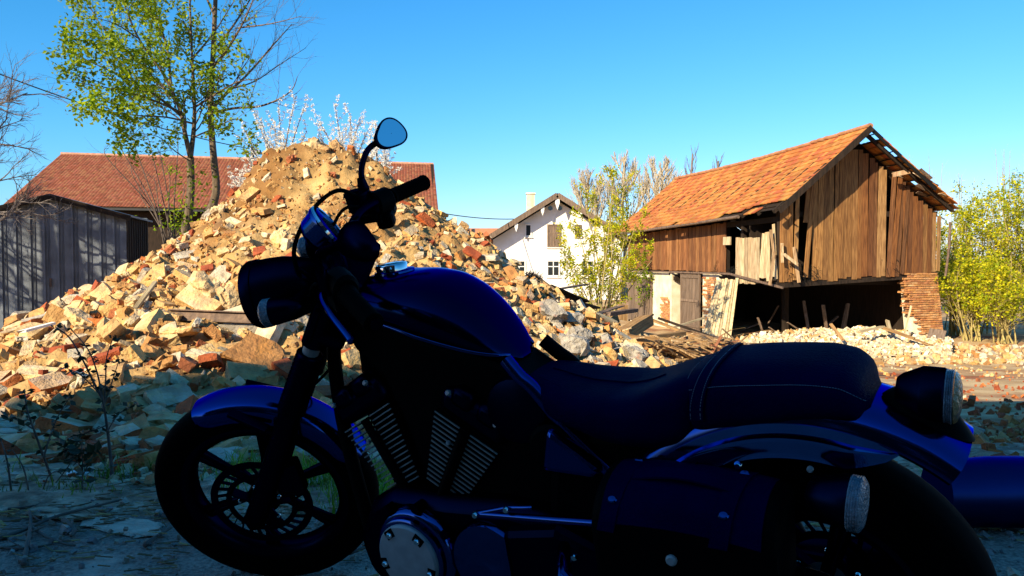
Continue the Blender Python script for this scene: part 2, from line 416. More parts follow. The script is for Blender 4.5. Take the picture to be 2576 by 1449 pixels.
# ---------------------------------------------------------------- broken bricks
TAN = [(.55, .33, .13), (.58, .38, .18), (.5, .27, .1), (.62, .45, .24), (.52, .35, .18), (.46, .23, .085), (.6, .4, .17)]
RED = [(.4, .1, .03), (.33, .075, .028), (.45, .15, .045), (.36, .12, .05)]
PALE = [(.68, .57, .4), (.64, .55, .42), (.6, .49, .32), (.54, .5, .43)]
def brick_mesh(i, kind, tintc):
    rs = np.random.RandomState(100 + i)
    L, W, H = (.27, .135, .066)
    if kind == 'half': L = rs.uniform(.11, .17)
    if kind == 'lump': L, W, H = rs.uniform(.1, .2), rs.uniform(.09, .15), rs.uniform(.06, .11)
    if kind == 'slab': L, W, H = rs.uniform(.26, .33), rs.uniform(.17, .23), rs.uniform(.07, .14)
    nx, ny, nz = 4, 3, 3
    V = []; idx = {}
    for a in range(nx + 1):
        for b in range(ny + 1):
            for c in range(nz + 1):
                if a in (0, nx) or b in (0, ny) or c in (0, nz):
                    idx[a, b, c] = len(V)
                    V.append([(a / nx - .5) * L, (b / ny - .5) * W, (c / nz - .5) * H])
    V = np.array(V)
    F = []; 
    def q(f): F.append(tuple(idx[k] for k in f))
    for a in range(nx):
        for b in range(ny):
            q([(a, b, 0), (a, b + 1, 0), (a + 1, b + 1, 0), (a + 1, b, 0)]); q([(a, b, nz), (a + 1, b, nz), (a + 1, b + 1, nz), (a, b + 1, nz)])
    for a in range(nx):
        for c in range(nz):
            q([(a, 0, c), (a + 1, 0, c), (a + 1, 0, c + 1), (a, 0, c + 1)]); q([(a, ny, c), (a, ny, c + 1), (a + 1, ny, c + 1), (a + 1, ny, c)])
    for b in range(ny):
        for c in range(nz):
            q([(0, b, c), (0, b, c + 1), (0, b + 1, c + 1), (0, b + 1, c)]); q([(nx, b, c), (nx, b + 1, c), (nx, b + 1, c + 1), (nx, b, c + 1)])
    amp = {'whole': .003, 'half': .0035, 'lump': .016, 'slab': .006}[kind]
    V += rs.normal(0, amp * .6, V.shape)
    # a broken end, chipped corners
    if kind != 'whole' or rs.rand() < .4:
        e = V[:, 0] > L * .3; V[e, 0] += rs.uniform(-.05, .012, e.sum()) * (1 if kind != 'lump' else .6)
        V[e, 0] += V[e, 1] * rs.uniform(-.5, .5)
    for _ in range(2):
        c = np.array([rs.choice([-.5, .5]) * L, rs.choice([-.5, .5]) * W, rs.choice([-.5, .5]) * H])
        d = np.linalg.norm(V - c, axis=1); k = d < .055; V[k] *= 1 - .16 * (1 - d[k, None] / .055)
    if kind in ('lump',): V *= (1 - .22 * (np.abs(V / [L, W, H]).sum(1, keepdims=True) - .8).clip(0))
    m = MB(); m.add(V, F)
    ts = []
    dirt = np.array(TAN[3])
    Fc = np.array([V[list(f)].mean(0) for f in F])
    up_ = rs.choice([0, 1, 2]); sg = rs.choice([-1, 1])
    for f, c in zip(F, Fc):
        t = np.array(tintc) * rs.uniform(.88, 1.1)
        if kind in ('whole', 'half', 'slab') and sg * c[2] > H * .4 and up_ == 0: t = t * .3 + np.array(PALE[rs.randint(3)]) * .7
        ts.append(tuple(t))
    m.t = ts
    return m
BR = []
for i in range(44):
    k = ['whole', 'half', 'half', 'lump', 'whole', 'half', 'slab', 'whole', 'whole', 'half', 'half'][i % 11]
    pal = TAN if (i * 7) % 10 < 5 else (RED if (i * 7) % 10 < 7 else PALE)
    ti = pal[(i * 3) % len(pal)]
    mb = brick_mesh(i, k, ti)
    BR.append((k, 'red' if pal is RED else ('pale' if pal is PALE else 'tan'), mb, mb.mesh('brick_piece', M['brick'], 0, True)))

def rand_rot(nrm, tilt):
    q = Vector((0, 0, 1)).rotation_difference(nrm)
    e = Euler((random.gauss(0, tilt), random.gauss(0, tilt), random.uniform(0, 6.283)))
    return q.to_matrix() @ e.to_matrix()

pieces = []   # (location, 3x3 rotation, scale, variant, projected size)
def scatter_bricks():
    rng = random.Random(5); cells = {}
    def ok(p, r):
        k = (int(p.x / .3), int(p.y / .3), int(p.z / .3))
        for dx in (-1, 0, 1):
            for dy in (-1, 0, 1):
                for dz in (-1, 0, 1):
                    for c, rr in cells.get((k[0] + dx, k[1] + dy, k[2] + dz), ()):
                        if (c - p).length < (r + rr): return False
        cells.setdefault(k, []).append((p, r)); return True
    tries = 0
    while tries < 26000:
        tries += 1
        if tries < 9000: x = rng.uniform(-5.8, 2.6); y = rng.uniform(4.4, 8.6)
        else: x = rng.uniform(-6.2, 3.0); y = rng.uniform(4.5, 14)
        h = float(mound_h(x, y))
        if h < (.0 if y < 9.5 else -.1): continue
        p = Vector((x, y, mz(x, y))); px, py = to_px(p)
        if px < -60 or px > 1720: continue
        # clay zones with few bricks: crest, a bank in the middle of the front
        if py < 520 and 560 < px < 1000 and rng.random() < .82: continue
        if 720 < px < 1010 and 440 < py < 640 and rng.random() < .8: continue
        if 420 < px < 700 and 540 < py < 660 and rng.random() < .6: continue
        if 1040 < px < 1160 and 560 < py < 640 and rng.random() < .5: continue
        if 620 < px < 960 and 520 < py < 640 and rng.random() < .5: continue
        if 440 < px < 830 and 860 < py < 965 and rng.random() < .8: continue
        if px < 500 and py > 1050 and rng.random() < .35: continue
        if py < 720 and 480 < px < 1180 and rng.random() < .5: continue
        vi = rng.randrange(len(BR)); k = BR[vi][0]
        if k == 'slab' and rng.random() < .55: continue
        if 1050 < py and BR[vi][1] == 'tan' and rng.random() < .5: continue
        s = rng.uniform(.82, 1.12) * (rng.choice([.55, .75, 1.0]) if y > 9.5 else rng.choice([1.35, 1.15, .95, .65]))
        lim = {'whole': .1, 'half': .075, 'lump': .07, 'slab': .14}[k] * s
        if not ok(p, lim): continue
        rot = rand_rot(mnormal(x, y), .42)
        lift = {'whole': .03, 'half': .03, 'lump': .025, 'slab': .03}[k] * s
        pieces.append((p + Vector((0, 0, lift)), rot, s, vi, s * {'whole': 1, 'half': .7, 'lump': .7, 'slab': 1.6}[k] / y))
scatter_bricks()
def scatter_toe():      # pieces that rolled out to the verge
    rng = random.Random(15)
    for _ in range(190):
        x = rng.uniform(-3.2, .3); y = 3.85 + .75 * rng.random() ** .8
        vi = rng.randrange(len(BR)); k = BR[vi][0]; s = rng.choice([.5, .65, .85, 1.05])
        if k == 'slab' and s > .7: s = .7
        pieces.append((Vector((x, y, max(gz(x, y), mz(x, y)) + .03 * s)), rand_rot(Vector((0, 0, 1)), .25), s, vi, s * .6 / y))
scatter_toe()
print('pieces', len(pieces))

def place_words(px, py):
    if py < 470: return 'near the crest of the rubble heap'
    if px < 330 and py < 900: return 'beside the tin shed'
    if px < 330: return 'at the left foot of the heap'
    if px < 700 and py < 790: return 'on the slope left of the headlight'
    if px < 720 and py < 900: return 'around the steel beam'
    if px < 700: return 'in the shade above the front fender'
    if px < 1000 and py < 650: return 'under the handlebar'
    if py > 1000: return 'seen past the fork and front wheel'
    if px < 1320 and py < 760: return 'on the slope above the tank'
    if px < 1320: return 'just behind the tank'
    return 'on the right flank by the timber pile'
def build_bricks():
    vis = []
    for i, (p, rot, s, vi, sz) in enumerate(pieces):
        px, py = to_px(p)
        if -20 < px < 2000 and py < 1449:
            tank = 900 < px < 1290 and py > 700
            if not tank: vis.append((sz, i))
    vis.sort(reverse=True); own = {i for _, i in vis[:300]}
    rest = MB(); named = []
    kinds = {'whole': 'whole', 'half': 'half', 'lump': 'rounded lump of', 'slab': 'slab of two bonded'}
    for i, (p, rot, s, vi, sz) in enumerate(pieces):
        k, colr, mb, me = BR[vi]
        if i in own:
            o = link('broken_brick', me, None, p, rot.to_euler(), (s, s, s))
            px, py = to_px(p)
            up_ = rot @ Vector((1, 0, 0))
            lie = 'standing steep' if abs(up_.z) > .6 else ('end-on' if abs(up_.y) > .8 else (('tilted left' if up_.x * up_.z < 0 else 'tilted right') if abs(up_.z) > .3 else 'lying flat'))
            sz_ = ('large ' if s > 1.22 else 'small ' if s < .85 else ''); shade = 'mortar-crusted' if (vi % 3 == 0) else ('chipped' if vi % 3 == 1 else 'dusty')
            lab = {'whole': f'{sz_}{shade} {colr} whole brick {lie}', 'half': f'{sz_}{shade} {colr} half brick {lie}', 'lump': f'{sz_}{shade} {colr} brick lump {lie}',
                   'slab': f'{shade} {colr} brick slab {lie}'}[k] + ' ' + place_words(px, py)
            tag(o, lab, 'brick', 'broken bricks on the rubble heap'); named.append((lab, px, o))
        else:
            V = (mb.verts() * s) @ np.array(rot).T + np.array(p)
            rest.add(V, mb.f); rest.t[-len(mb.f):] = mb.t
    same = {}
    for lab, px, o in named: same.setdefault(lab, []).append((px, o))
    for lab, l in same.items():
        if len(l) < 2: continue
        l.sort(key=lambda t: t[0]); words = ['leftmost'] + ['second', 'third', 'fourth', 'fifth', 'sixth'][:len(l) - 2] + ['rightmost']
        for w_, (px, o) in zip(words, l): o['label'] = w_ + ' ' + lab
    # small chips and crumbs over the heap and the yard
    rng = random.Random(9)
    chips = MB()
    def chip(mbx, p, r, t):
        M3 = np.array(Euler((rng.uniform(0, 6), rng.uniform(0, 6), rng.uniform(0, 6))).to_matrix())
        v = BOXV * np.array([r * rng.uniform(.7, 1.6), r * rng.uniform(.6, 1.1), r * rng.uniform(.35, .8)]) + np.random.uniform(-.12, .12, (8, 3)) * r
        mbx.add(v @ M3.T + np.array(p), BOXF, t)
    for _ in range(15000):
        x = rng.uniform(-6.2, 3.0); y = rng.uniform(4.2, 14); h = float(mound_h(x, y))
        if h < -.06: continue
        t = rng.choice(TAN * 5 + RED + PALE); f = rng.uniform(.7, 1.05)
        chip(rest, (x, y, mz(x, y) + .008), rng.choice([.012, .018, .025, .04, .055]), tuple(c * f for c in t))
    for _ in range(1500):
        x = rng.uniform(-3.2, .5); y = rng.uniform(3.6, 4.8); t = rng.choice(PALE + PALE + TAN[3:5] + RED); chip(rest, (x, y, max(gz(x, y), mz(x, y)) + .015), rng.uniform(.012, .05), t)
    tag(rest.build('brick_rubble', M['brick'], tint=True), 'small brick pieces and mortar crumbs covering the heap', 'rubble', kind='stuff')
    YR = []
    def yard(n, px0, px1, py0, py1, r0, r1, pal, dens=1.0):
        for _ in range(n):
            px = rng.uniform(px0, px1); py = py0 + (py1 - py0) * rng.random() ** dens
            # where the sight line meets the ground
            lo, hi = 4.0, 60.0
            for _k in range(26):
                m_ = (lo + hi) / 2; q = at(px, py, m_)
                if q.z > gz(q.x, q.y): lo = m_
                else: hi = m_
            q = at(px, py, lo)
            if q.y > 58 or float(mound_h(q.x, q.y)) > .05: continue
            t = rng.choice(pal); f = rng.uniform(.75, 1.1); r = rng.uniform(r0, r1) * rng.uniform(.6, 1.3)
            chip(chips, (q.x, q.y, gz(q.x, q.y) + r * .15), r, tuple(c * f for c in t))
    yard(420, 1640, 2700, 905, 955, .03, .1, TAN + PALE)
    yard(900, 2050, 2750, 872, 918, .06, .18, PALE + PALE + TAN)
    yard(1700, 1500, 2800, 930, 1180, .02, .06, RED * 3 + TAN[4:6])
    yard(26, 2380, 2700, 960, 1150, .05, .1, RED + RED + PALE[2:])
    yard(700, 1560, 2150, 850, 905, .06, .2, TAN + PALE)
    tag(chips.build('yard_rubble', M['brick'], tint=True), 'chips of brick and mortar strewn over the yard', 'rubble', kind='stuff')
build_bricks()
# ---------------------------------------------------------------- barn
def tile_variants(prefix, w, l, t, pal, n, wave=False):
    out = []
    rs = random.Random(3)
    for i in range(n):
        b = MB(); c = tuple(x * rs.uniform(.85, 1.12) for x in pal[i % len(pal)])
        if wave:
            k = 5; V = []
            for q in (0, 1):
                for j in range(k):
                    u = j / (k - 1); V.append((u * w - w / 2, (q - .5) * l, .028 * math.sin(u * math.pi) + (1 - q) * 0))
            V2 = [(x, y, z - t) for x, y, z in V[:k]]
            F = [(j, j + 1, k + j + 1, k + j) for j in range(k - 1)] + [(2 * k + j, 2 * k + j + 1, j + 1, j) for j in range(k - 1)]
            b.add(V + V2, F, c)
        else:
            b.box((0, 0, 0), (w, l, t), tint=c, jit=.004)
        out.append(b)
    return out

def build_barn():
    C = Vector((8.96, 28.0, -2.05)); root = empty('barn', C, math.atan2(.27, .963))
    tag(root, 'ramshackle timber barn with orange tiled roof and open brick ground floor', 'barn')
    inv = Matrix.Rotation(-math.atan2(.27, .963), 3, 'Z')
    def loc(px, py, Y): return inv @ (at(px, py, Y) - C)
    rng = random.Random(12)
    Y0, Y1 = -.9, 13.3
    def ridge(y): u = (y - Y0) / (Y1 - Y0); return Vector((2.8, y, 7.38 - .5 * u - .12 * math.sin(u * 3.14)))
    def eaveL(y): u = (y - Y0) / (Y1 - Y0); return Vector((-.65, y, 4.6 - .12 * math.sin(u * 3.14) - .42 * u * u))
    def eaveR(y): u = (y - Y0) / (Y1 - Y0); return Vector((6.55, y, 4.75 - .3 * u))
    def onL(s, y): a = ridge(y); return a.lerp(eaveL(y), s) - Vector((0, 0, .09 * math.sin(s * 3.14)))
    def onR(s, y): a = ridge(y); return a.lerp(eaveR(y), s) - Vector((0, 0, .06 * math.sin(s * 3.14)))
    # left slope: every tile
    pal = [(.46, .15, .034), (.5, .18, .042), (.42, .125, .032), (.52, .21, .05), (.37, .105, .032), (.47, .19, .046)]
    var = tile_variants('t', .217, .39, .03, pal, 10); vm = [v.mesh('roof_tile', M['tile'], 0, True) for v in var]
    rows, cols = 15, 68
    tl = []
    for r in range(rows):
        for c in range(cols):
            y = Y0 + (c + .5) * (Y1 - Y0) / cols; s = (r + .62) / rows
            if r == rows - 1 and (1.0 < y < 1.0 + 1.9 or rng.random() < .04): continue
            if r == rows - 2 and 0.2 < y < 1.6: continue
            if r >= rows - 2 and -1 < y < .4: continue
            if r == rows - 1 and 6.2 < y < 6.7: continue
            p = onL(s, y); e = (onL(min(s + .03, 1), y) - onL(s - .03, y)).normalized()
            v = Vector((0, 1, 0)); nrm = e.cross(v) * -1
            if nrm.z < 0: nrm = -nrm
            sway = rng.gauss(0, .015); m3 = Matrix((v, -e, nrm)).transposed()
            if m3.determinant() < 0: m3 = Matrix((-v, -e, nrm)).transposed()
            m3 = m3 @ Euler((-.1 + rng.gauss(0, .008), rng.gauss(0, .012), rng.gauss(0, .012))).to_matrix()
            # wavy courses, slipped tiles
            p = p + nrm * .03 + e * (rng.gauss(0, .012) + .03 * math.sin(y * 1.3 + r))
            if rng.random() < .012: p += e * .12
            W = root.matrix_basis @ p if False else (Matrix.Rotation(math.atan2(.27, .963), 3, 'Z') @ p + C)
            tl.append((W.y, p, m3, rng.randrange(len(var))))
    tl.sort(key=lambda k: k[0]); rest = MB()
    for i, (d, p, m3, vi) in enumerate(tl):
        if i < 300:
            link('roof_tile', vm[vi], root, p, m3.to_euler())
        else:
            V = var[vi].verts() @ np.array(m3).T + np.array(p); rest.add(V, var[vi].f, var[vi].t[0])
    tag(rest.build('roof_tiles', M['tile'], root, tint=True), 'farther courses of the orange tile roof', kind='stuff')
    # right slope, tiles seen from below and along the rake, ragged at the front
    rr = MB()
    for r in range(15):
        for c in range(68):
            y = Y0 + (c + .5) * (Y1 - Y0) / 68; s = (r + .62) / 15
            if y < .35 and r < 2: continue
            if y < .1 + .4 * math.sin(r * 2.2) and rng.random() < .16: continue
            p = onR(s, y); e = (onR(s + .03, y) - onR(s - .03, y)).normalized(); v = Vector((0, 1, 0)); nrm = e.cross(v)
            if nrm.z < 0: nrm = -nrm
            m3 = Matrix((v, -e, nrm)).transposed() @ Euler((-.055, rng.gauss(0, .03), rng.gauss(0, .03))).to_matrix()
            vi = rng.randrange(len(var)); V = var[vi].verts() @ np.array(m3).T + np.array(p + nrm * .05); rr.add(V, var[vi].f, var[vi].t[0])
    tag(rr.build('far_slope_tiles', M['tile'], root, tint=True), 'tiles of the collapsing right roof slope', kind='stuff')
    for side, y0_ in ((onL, -.4), (onR, .1)):      # dark sheet added under the tiles to darken the roof's underside
        lp = [[tuple(side(s_, y_) - Vector((0, 0, .05))) for s_ in np.linspace(.02, .97, 7)] for y_ in np.linspace(y0_, Y1 - .1, 8)]
        b = MB(); b.loft(lp, closed=False, caps=False); b.build('dark_roof_lining', M['darkwood'], root)
    # ridge tiles
    for i in range(36):
        y = Y0 + .2 + i * .39
        if y > Y1: break
        a = ridge(y - .2) + Vector((0, 0, .05)); b_ = ridge(y + .2) + Vector((0, 0, .07 + rng.uniform(-.015, .02)))
        b = MB(); b.lathe([(.12, 0), (.105, (b_ - a).length)], a, b_ - a, 10, tint=(.4, .2, .1), sy=.7)
        b.build('ridge_tile', M['tile'], root, tint=True)
    # rafters, battens, verge boards
    for y in (-.55, .4, 1.4, 2.4, 3.4, 4.4, 5.4, 6.4, 7.4, 8.4, 9.4, 10.4, 11.4, 12.4):
        for side in (onL, onR):
            b = MB(); b.bar(side(0.01, y) - Vector((0, 0, .09)), side(.985, y) - Vector((0, 0, .09)), .09, .12); b.build('rafter', M['darkwood'], root)
    bat = MB()
    for k in range(1, 15):
        s = k / 15
        for side in (onL, onR):
            if side is onR and k % 5 == 3: continue
            pts = [side(s, y) - Vector((0, 0, .012)) for y in np.linspace(Y0 + .1, Y1, 9)]
            for a, b_ in zip(pts[:-1], pts[1:]): bat.bar(a, b_, .05, .03)
    bat.build('battens', M['darkwood'], root)
    b = MB(); b.bar(onL(-.01, Y0 - .04) - Vector((0, 0, .06)), onL(1.0, Y0 - .04) - Vector((0, 0, .06)), .04, .2, roll=R(0)); b.build('verge_board', M['darkwood'], root)
    b = MB(); b.bar(onR(.0, Y0 + .02) - Vector((0, 0, .02)), onR(.72, Y0 + .02) - Vector((0, 0, .06)), .035, .13); b.build('verge_board', M['wood'], root)
    # broken boards dangling at the right eave
    for k in range(13):
        s = rng.uniform(.5, 1.05); y = rng.uniform(-1.0, .3)
        a = onR(min(s, 1), y) + Vector((rng.uniform(-.1, .25), 0, rng.uniform(-.18, .02)))
        d = Vector((rng.uniform(.35, .9), rng.uniform(-.1, .15), rng.uniform(-.42, -.1)))
        b = MB(); b.bar(a - d * .5, a + d * .5, .12, .02, tint=(.2, .14, .1) if k % 3 else (.5, .38, .26), roll=rng.uniform(-.6, .6)); b.build('broken_batten', M['wood'], root, tint=True)
    b = MB(); a = loc(2246, 440, 28.7); c = loc(2290, 430, 28.7); b.bar(a, c, .05, .16, tint=(.5, .33, .2)); b.build('broken_batten', M['wood'], root, tint=True)
    # gutter
    b = MB(); b.tube([eaveL(y) + Vector((-.07, 0, -.06)) for y in np.linspace(1.4, Y1, 12)], .06, 8); b.build('gutter', M['rust'], root, smooth=60)
    b = MB(); b.tube([Vector((6.62, -.35, 4.3)), Vector((6.64, -.3, 3.4)), Vector((6.6, -.2, 2.4))], .045, 8); b.build('downpipe', M['rust'], root, smooth=60)
    # gable boards
    BW = [(.27, .115, .032), (.22, .085, .023), (.16, .06, .018), (.31, .15, .047), (.24, .092, .024), (.34, .19, .075), (.19, .08, .028)]
    def gtop(x): return min(6.75, (7.35 - (2.8 - x) * (7.35 - 4.62) / 3.45 if x < 2.8 else 7.35 - (x - 2.8) * (7.35 - 4.78) / 3.75) - (.22 if x < 2.8 else .34))
    def gbot(x): return 2.18 + x / 6.4 * .36
    x = 0.02; i = 0
    gaps = {2, 3, 5, 23}
    while x < 6.36:
        w = rng.uniform(.155, .24); ti = BW[rng.randrange(len(BW))]
        if x < 3.0: ti = tuple(.5 * a + .5 * b_ for a, b_ in zip(ti, (.42, .22, .07)))
        zb = gbot(x) + rng.uniform(-.06, .05); zt = gtop(x + w / 2)
        lean = rng.gauss(0, .008); yo = rng.uniform(-.012, .012)
        if .35 < x < 1.5 and rng.random() < .5: lean = rng.uniform(-.09, .09); zb += rng.uniform(0, .35); yo = rng.uniform(-.1, .0)
        if 4.1 < x < 4.85: lean = .05 + rng.uniform(0, .03); yo = rng.uniform(-.05, .03)
        skip = (.55 < x < .72) or (.95 < x < 1.06)
        b = MB(); hh = (zt - zb)
        if skip:
            b.box((0, 0, hh * .8), (w - .012, .028, hh * .4), tint=ti, jit=.006)
        else:
            b.box((0, 0, hh / 2), (w - rng.choice([.006, .012, .022]), .028, hh), tint=ti, jit=.007)
        o = b.build('plank', M['wood'], root, tint=True, loc=(x + w / 2, yo, zb)); o.rotation_euler = (rng.gauss(0, .004), lean, 0)
        x += w; i += 1
    b = MB(); b.prism([(.05, 2.25), (6.3, 2.5), (6.3, 4.6), (2.8, 6.9), (.05, 4.4)], 1.9, 1.96); b.build('dark_gap_backing', M['darkwood'], root)  # added dark sheet so gaps in the gable boards read as shade
    # posts, sill, tie beams behind the gable boards
    for px_ in (.1, 2.15, 4.2, 6.3):
        b = MB(); b.box((px_, .12, (gbot(px_) + gtop(px_)) / 2), (.16, .16, gtop(px_) - gbot(px_) - .1)); b.build('post', M['darkwood'], root)
    b = MB(); b.bar((-.05, .12, 2.12), (6.45, .12, 2.45), .2, .2); b.build('sill_beam', M['darkwood'], root)
    b = MB(); b.bar((0, .12, 4.5), (6.4, .12, 4.6), .18, .18); b.build('tie_beam', M['darkwood'], root)
    # left wall boards
    y = .05
    while y < 12.45:
        w = rng.uniform(.16, .27)
        if 2.5 < y < 3.45: y += .05; continue
        if y > 3.4: ti = tuple(c * f for c, f in zip(rng.choice([(.23, .09, .03), (.27, .115, .04), (.19, .075, .026), (.31, .14, .05), (.25, .1, .034)]), (1, 1, 1)))
        else: ti = rng.choice([(.6, .47, .29), (.55, .41, .25), (.64, .52, .34), (.5, .38, .24)])
        zb = 2.5 + rng.uniform(-.02, .02); zt = 4.42 - .3 * (y / 12.5) + rng.uniform(-.03, .03)
        if y < 2.5: zb = 2.12 + rng.uniform(-.06, .05); zt = 3.75 + rng.uniform(-.03, .03)
        if y < 1.0: zt = 3.9 + rng.uniform(-.5, .5); zb += rng.uniform(0, .4)
        b = MB(); hh = zt - zb; b.box((0, 0, hh / 2), (.028, w - rng.choice([.004, .01, .018]), hh), tint=ti, jit=.006)
        o = b.build('plank', M['wood'], root, tint=True, loc=(rng.uniform(-.02, .01) - (.02 if y < 2.5 else 0), y + w / 2, zb)); o.rotation_euler = (rng.gauss(0, .006) if y > 1 else rng.uniform(-.12, .16), 0, 0)
        y += w
    for yy in (3.6, 5.9, 8.2, 10.4, 12.3, .1, 2.42):
        b = MB(); b.box((.12, yy, 3.4), (.16, .16, 2.2)); b.build('post', M['darkwood'], root)
    b = MB(); b.bar((.12, 0, 4.35), (.12, 12.5, 4.05), .18, .18); b.build('wall_plate', M['darkwood'], root)
    # splintered boards at the corner
    for k in range(9):
        a = Vector((rng.uniform(-.25, .5), rng.uniform(-.15, .5), rng.uniform(3.2, 4.1))); d = Vector((rng.uniform(-.3, .35), rng.uniform(-.15, .1), -rng.uniform(.5, 1.3)))
        b = MB(); b.bar(a, a + d, rng.uniform(.07, .16), .025, tint=rng.choice([(.5, .37, .22), (.38, .25, .14)]), roll=rng.uniform(0, 3)); b.build('splintered_board', M['wood'], root, tint=True)
    b = MB(); b.bar(loc(1972, 640, 27.6), loc(2005, 665, 27.6), .1, .1, tint=(.6, .47, .3)); b.build('splintered_board', M['wood'], root, tint=True)
    b = MB(); b.box(loc(1829, 606, 31.0), (.05, .5, .3), tint=(.62, .5, .33)); b.build('hatch_panel', M['wood'], root, tint=True)
    # rail under the boards
    b = MB(); b.bar((-.12, 12.2, 2.42), (-.12, 3.0, 2.45), .05, .07); b.bar((-.12, 3.0, 2.45), (-.12, -.4, 2.05), .05, .07); b.build('door_rail', M['rust'], root)
    # loft floor, back and right walls, floor inside
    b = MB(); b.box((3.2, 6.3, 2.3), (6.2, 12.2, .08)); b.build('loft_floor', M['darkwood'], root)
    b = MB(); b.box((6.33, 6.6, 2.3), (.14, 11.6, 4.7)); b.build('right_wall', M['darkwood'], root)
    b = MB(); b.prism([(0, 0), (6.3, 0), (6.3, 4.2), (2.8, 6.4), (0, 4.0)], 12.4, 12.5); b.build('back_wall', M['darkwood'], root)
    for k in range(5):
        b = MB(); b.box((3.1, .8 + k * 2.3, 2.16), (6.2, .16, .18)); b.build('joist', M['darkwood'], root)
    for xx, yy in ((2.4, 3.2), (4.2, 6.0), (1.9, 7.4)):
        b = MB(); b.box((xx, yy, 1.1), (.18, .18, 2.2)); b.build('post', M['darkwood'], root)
    # hay hanging from the loft
    h = MB()
    for k in range(900):
        zone = rng.random()
        if zone < .4: c = Vector((rng.uniform(.3, 1.5), rng.uniform(-.1, .4), 2.3 + abs(rng.gauss(0, .25))))
        elif zone < .75: c = Vector((rng.uniform(.05, .5), rng.uniform(2.55, 3.45), 2.5 + abs(rng.gauss(0, .12))))
        else: c = Vector((rng.uniform(4.1, 4.8), rng.uniform(.02, .3), 2.5 + abs(rng.gauss(0, .4))))
        d = Vector((rng.gauss(0, .1), rng.gauss(0, .1), rng.uniform(-.22, .05)))
        h.tube([c, c + d * .5 + Vector((0, 0, .02)), c + d], .007, 3, False)
    tag(h.build('hay', M['straw'], root), 'yellow hay spilling from the loft', kind='stuff')
    # lower left wall: plaster, brick patches, doors
    def wallbox(y0, y1, m, name, x0=0., z1=2.44, th=.3, z0=0.):
        b = MB(); b.box((x0 + th / 2, (y0 + y1) / 2, (z0 + z1) / 2), (th, y1 - y0, z1 - z0)); return b.build(name, m, root, bevel=.02)
    wallbox(7.95, 12.5, M['plaster'], 'plaster_wall', x0=.05)
    wallbox(4.1, 5.35, M['plaster'], 'plaster_wall', x0=.06)
    BC = [(.5, .24, .1), (.58, .3, .13), (.46, .2, .09), (.62, .36, .18), (.55, .27, .1)]
    bv = []
    for k in range(8):
        m = MB(); m.box((0, 0, 0), (.245, .06, .062), tint=BC[k % 5], jit=.006); bv.append(m.mesh('brick', M['brick'], 0, True))
    n = 0
    for r in range(17):
        for c in range(4):
            yy = 7.98 + c * .255 + (r % 2) * .12; zz = .12 + r * .078
            if rng.random() < .12 + .03 * abs(r - 8) - (.1 if c < 3 else -.25) or r > 15 and rng.random() < .5: continue
            link('brick', bv[rng.randrange(8)], root, (.05, yy + .12, zz), (rng.gauss(0, .02), rng.gauss(0, .02), R(90)))
    for r in range(26):
        for c in range(4):
            if rng.random() < .25: continue
            yy = 4.16 + c * .265 + (r % 2) * .12; zz = .2 + r * .082
            if yy > 5.15: continue
            o = link('brick', bv[rng.randrange(8)], root, (.055, yy + .12, zz), (0, 0, R(90)))
    def plankdoor(name, y0, y1, z0, z1, x_, lab, rails=True, tilt=0):
        o = empty(name, (x_, y0, z0)); o.parent = root; o['label'] = lab
        yy = 0.0; W = y1 - y0
        while yy < W - .05:
            w = min(rng.uniform(.14, .2), W - yy); b = MB(); b.box((0, yy + w / 2, (z1 - z0) / 2), (.035, w - .008, z1 - z0), jit=.004); b.build('plank', M['board_grey'], o); yy += w
        if rails:
            for zz in (.12, .55, .96):
                b = MB(); b.box((-.035, W / 2, (z1 - z0) * zz - .04), (.035, W + .04, .1)); b.build('rail', M['board_grey'], o)
        for yy in (-.04, W + .04):
            b = MB(); b.box((-.01, yy, (z1 - z0) / 2), (.07, .08, z1 - z0 + .04)); b.build('stile', M['board_grey'], o)
        o.rotation_euler = (0, 0, tilt)
    plankdoor('door', 9.95, 12.3, .1, 2.15, -.02, 'grey weathered plank door at the left end of the barn', False)
    plankdoor('door', 5.4, 6.85, .05, 2.4, -.06, 'tall narrow grey door with cross rails')
    b = MB(); b.box((.2, 7.9, 1.2), (.5, .14, 2.4)); b.build('door_reveal', M['plaster'], root)
    # brick pier under the right corner of the gable, ragged and leaning
    core = MB(); core.bar((6.02, .3, -.02), (5.72, .3, 2.5), .9, .45); core.build('pier_core', M['plaster'], root)
    core = MB(); core.bar((6.42, .7, -.02), (6.1, .7, 2.5), .5, 1.0); core.build('pier_core', M['plaster'], root)
    nb = 0
    for r in range(31):
        z = .04 + r * .081; u = z / 2.5; xr = 6.78 - .36 * u; xl = 5.3 - .3 * u + .3 * math.exp(-((u - .3) / .2) ** 2) * 0 + .5 * math.exp(-((u - .18) / .25) ** 2) + rng.uniform(-.1, .1)
        x = xr - (.0 if r % 2 else .125)
        if r % 2 == 0:
            link('brick', bv[rng.randrange(8)], root, (xr - .06, .035, z), (0, 0, 0), (.48, 1.6, 1))
        while x - .25 > xl:
            pale = r < 6 and rng.random() < .6
            link('brick', bv[rng.randrange(8)], root, (x - .125, .03 + rng.uniform(-.008, .008), z), (rng.gauss(0, .01), rng.gauss(0, .012) - .01, 0), (1, 1.6, 1)); x -= .257; nb += 1
        link('brick', bv[rng.randrange(8)], root, (x - rng.uniform(.0, .08), .12 + rng.uniform(0, .06), z), (0, rng.gauss(0, .03), R(90) + rng.gauss(0, .1)), (1, 2.2, 1))
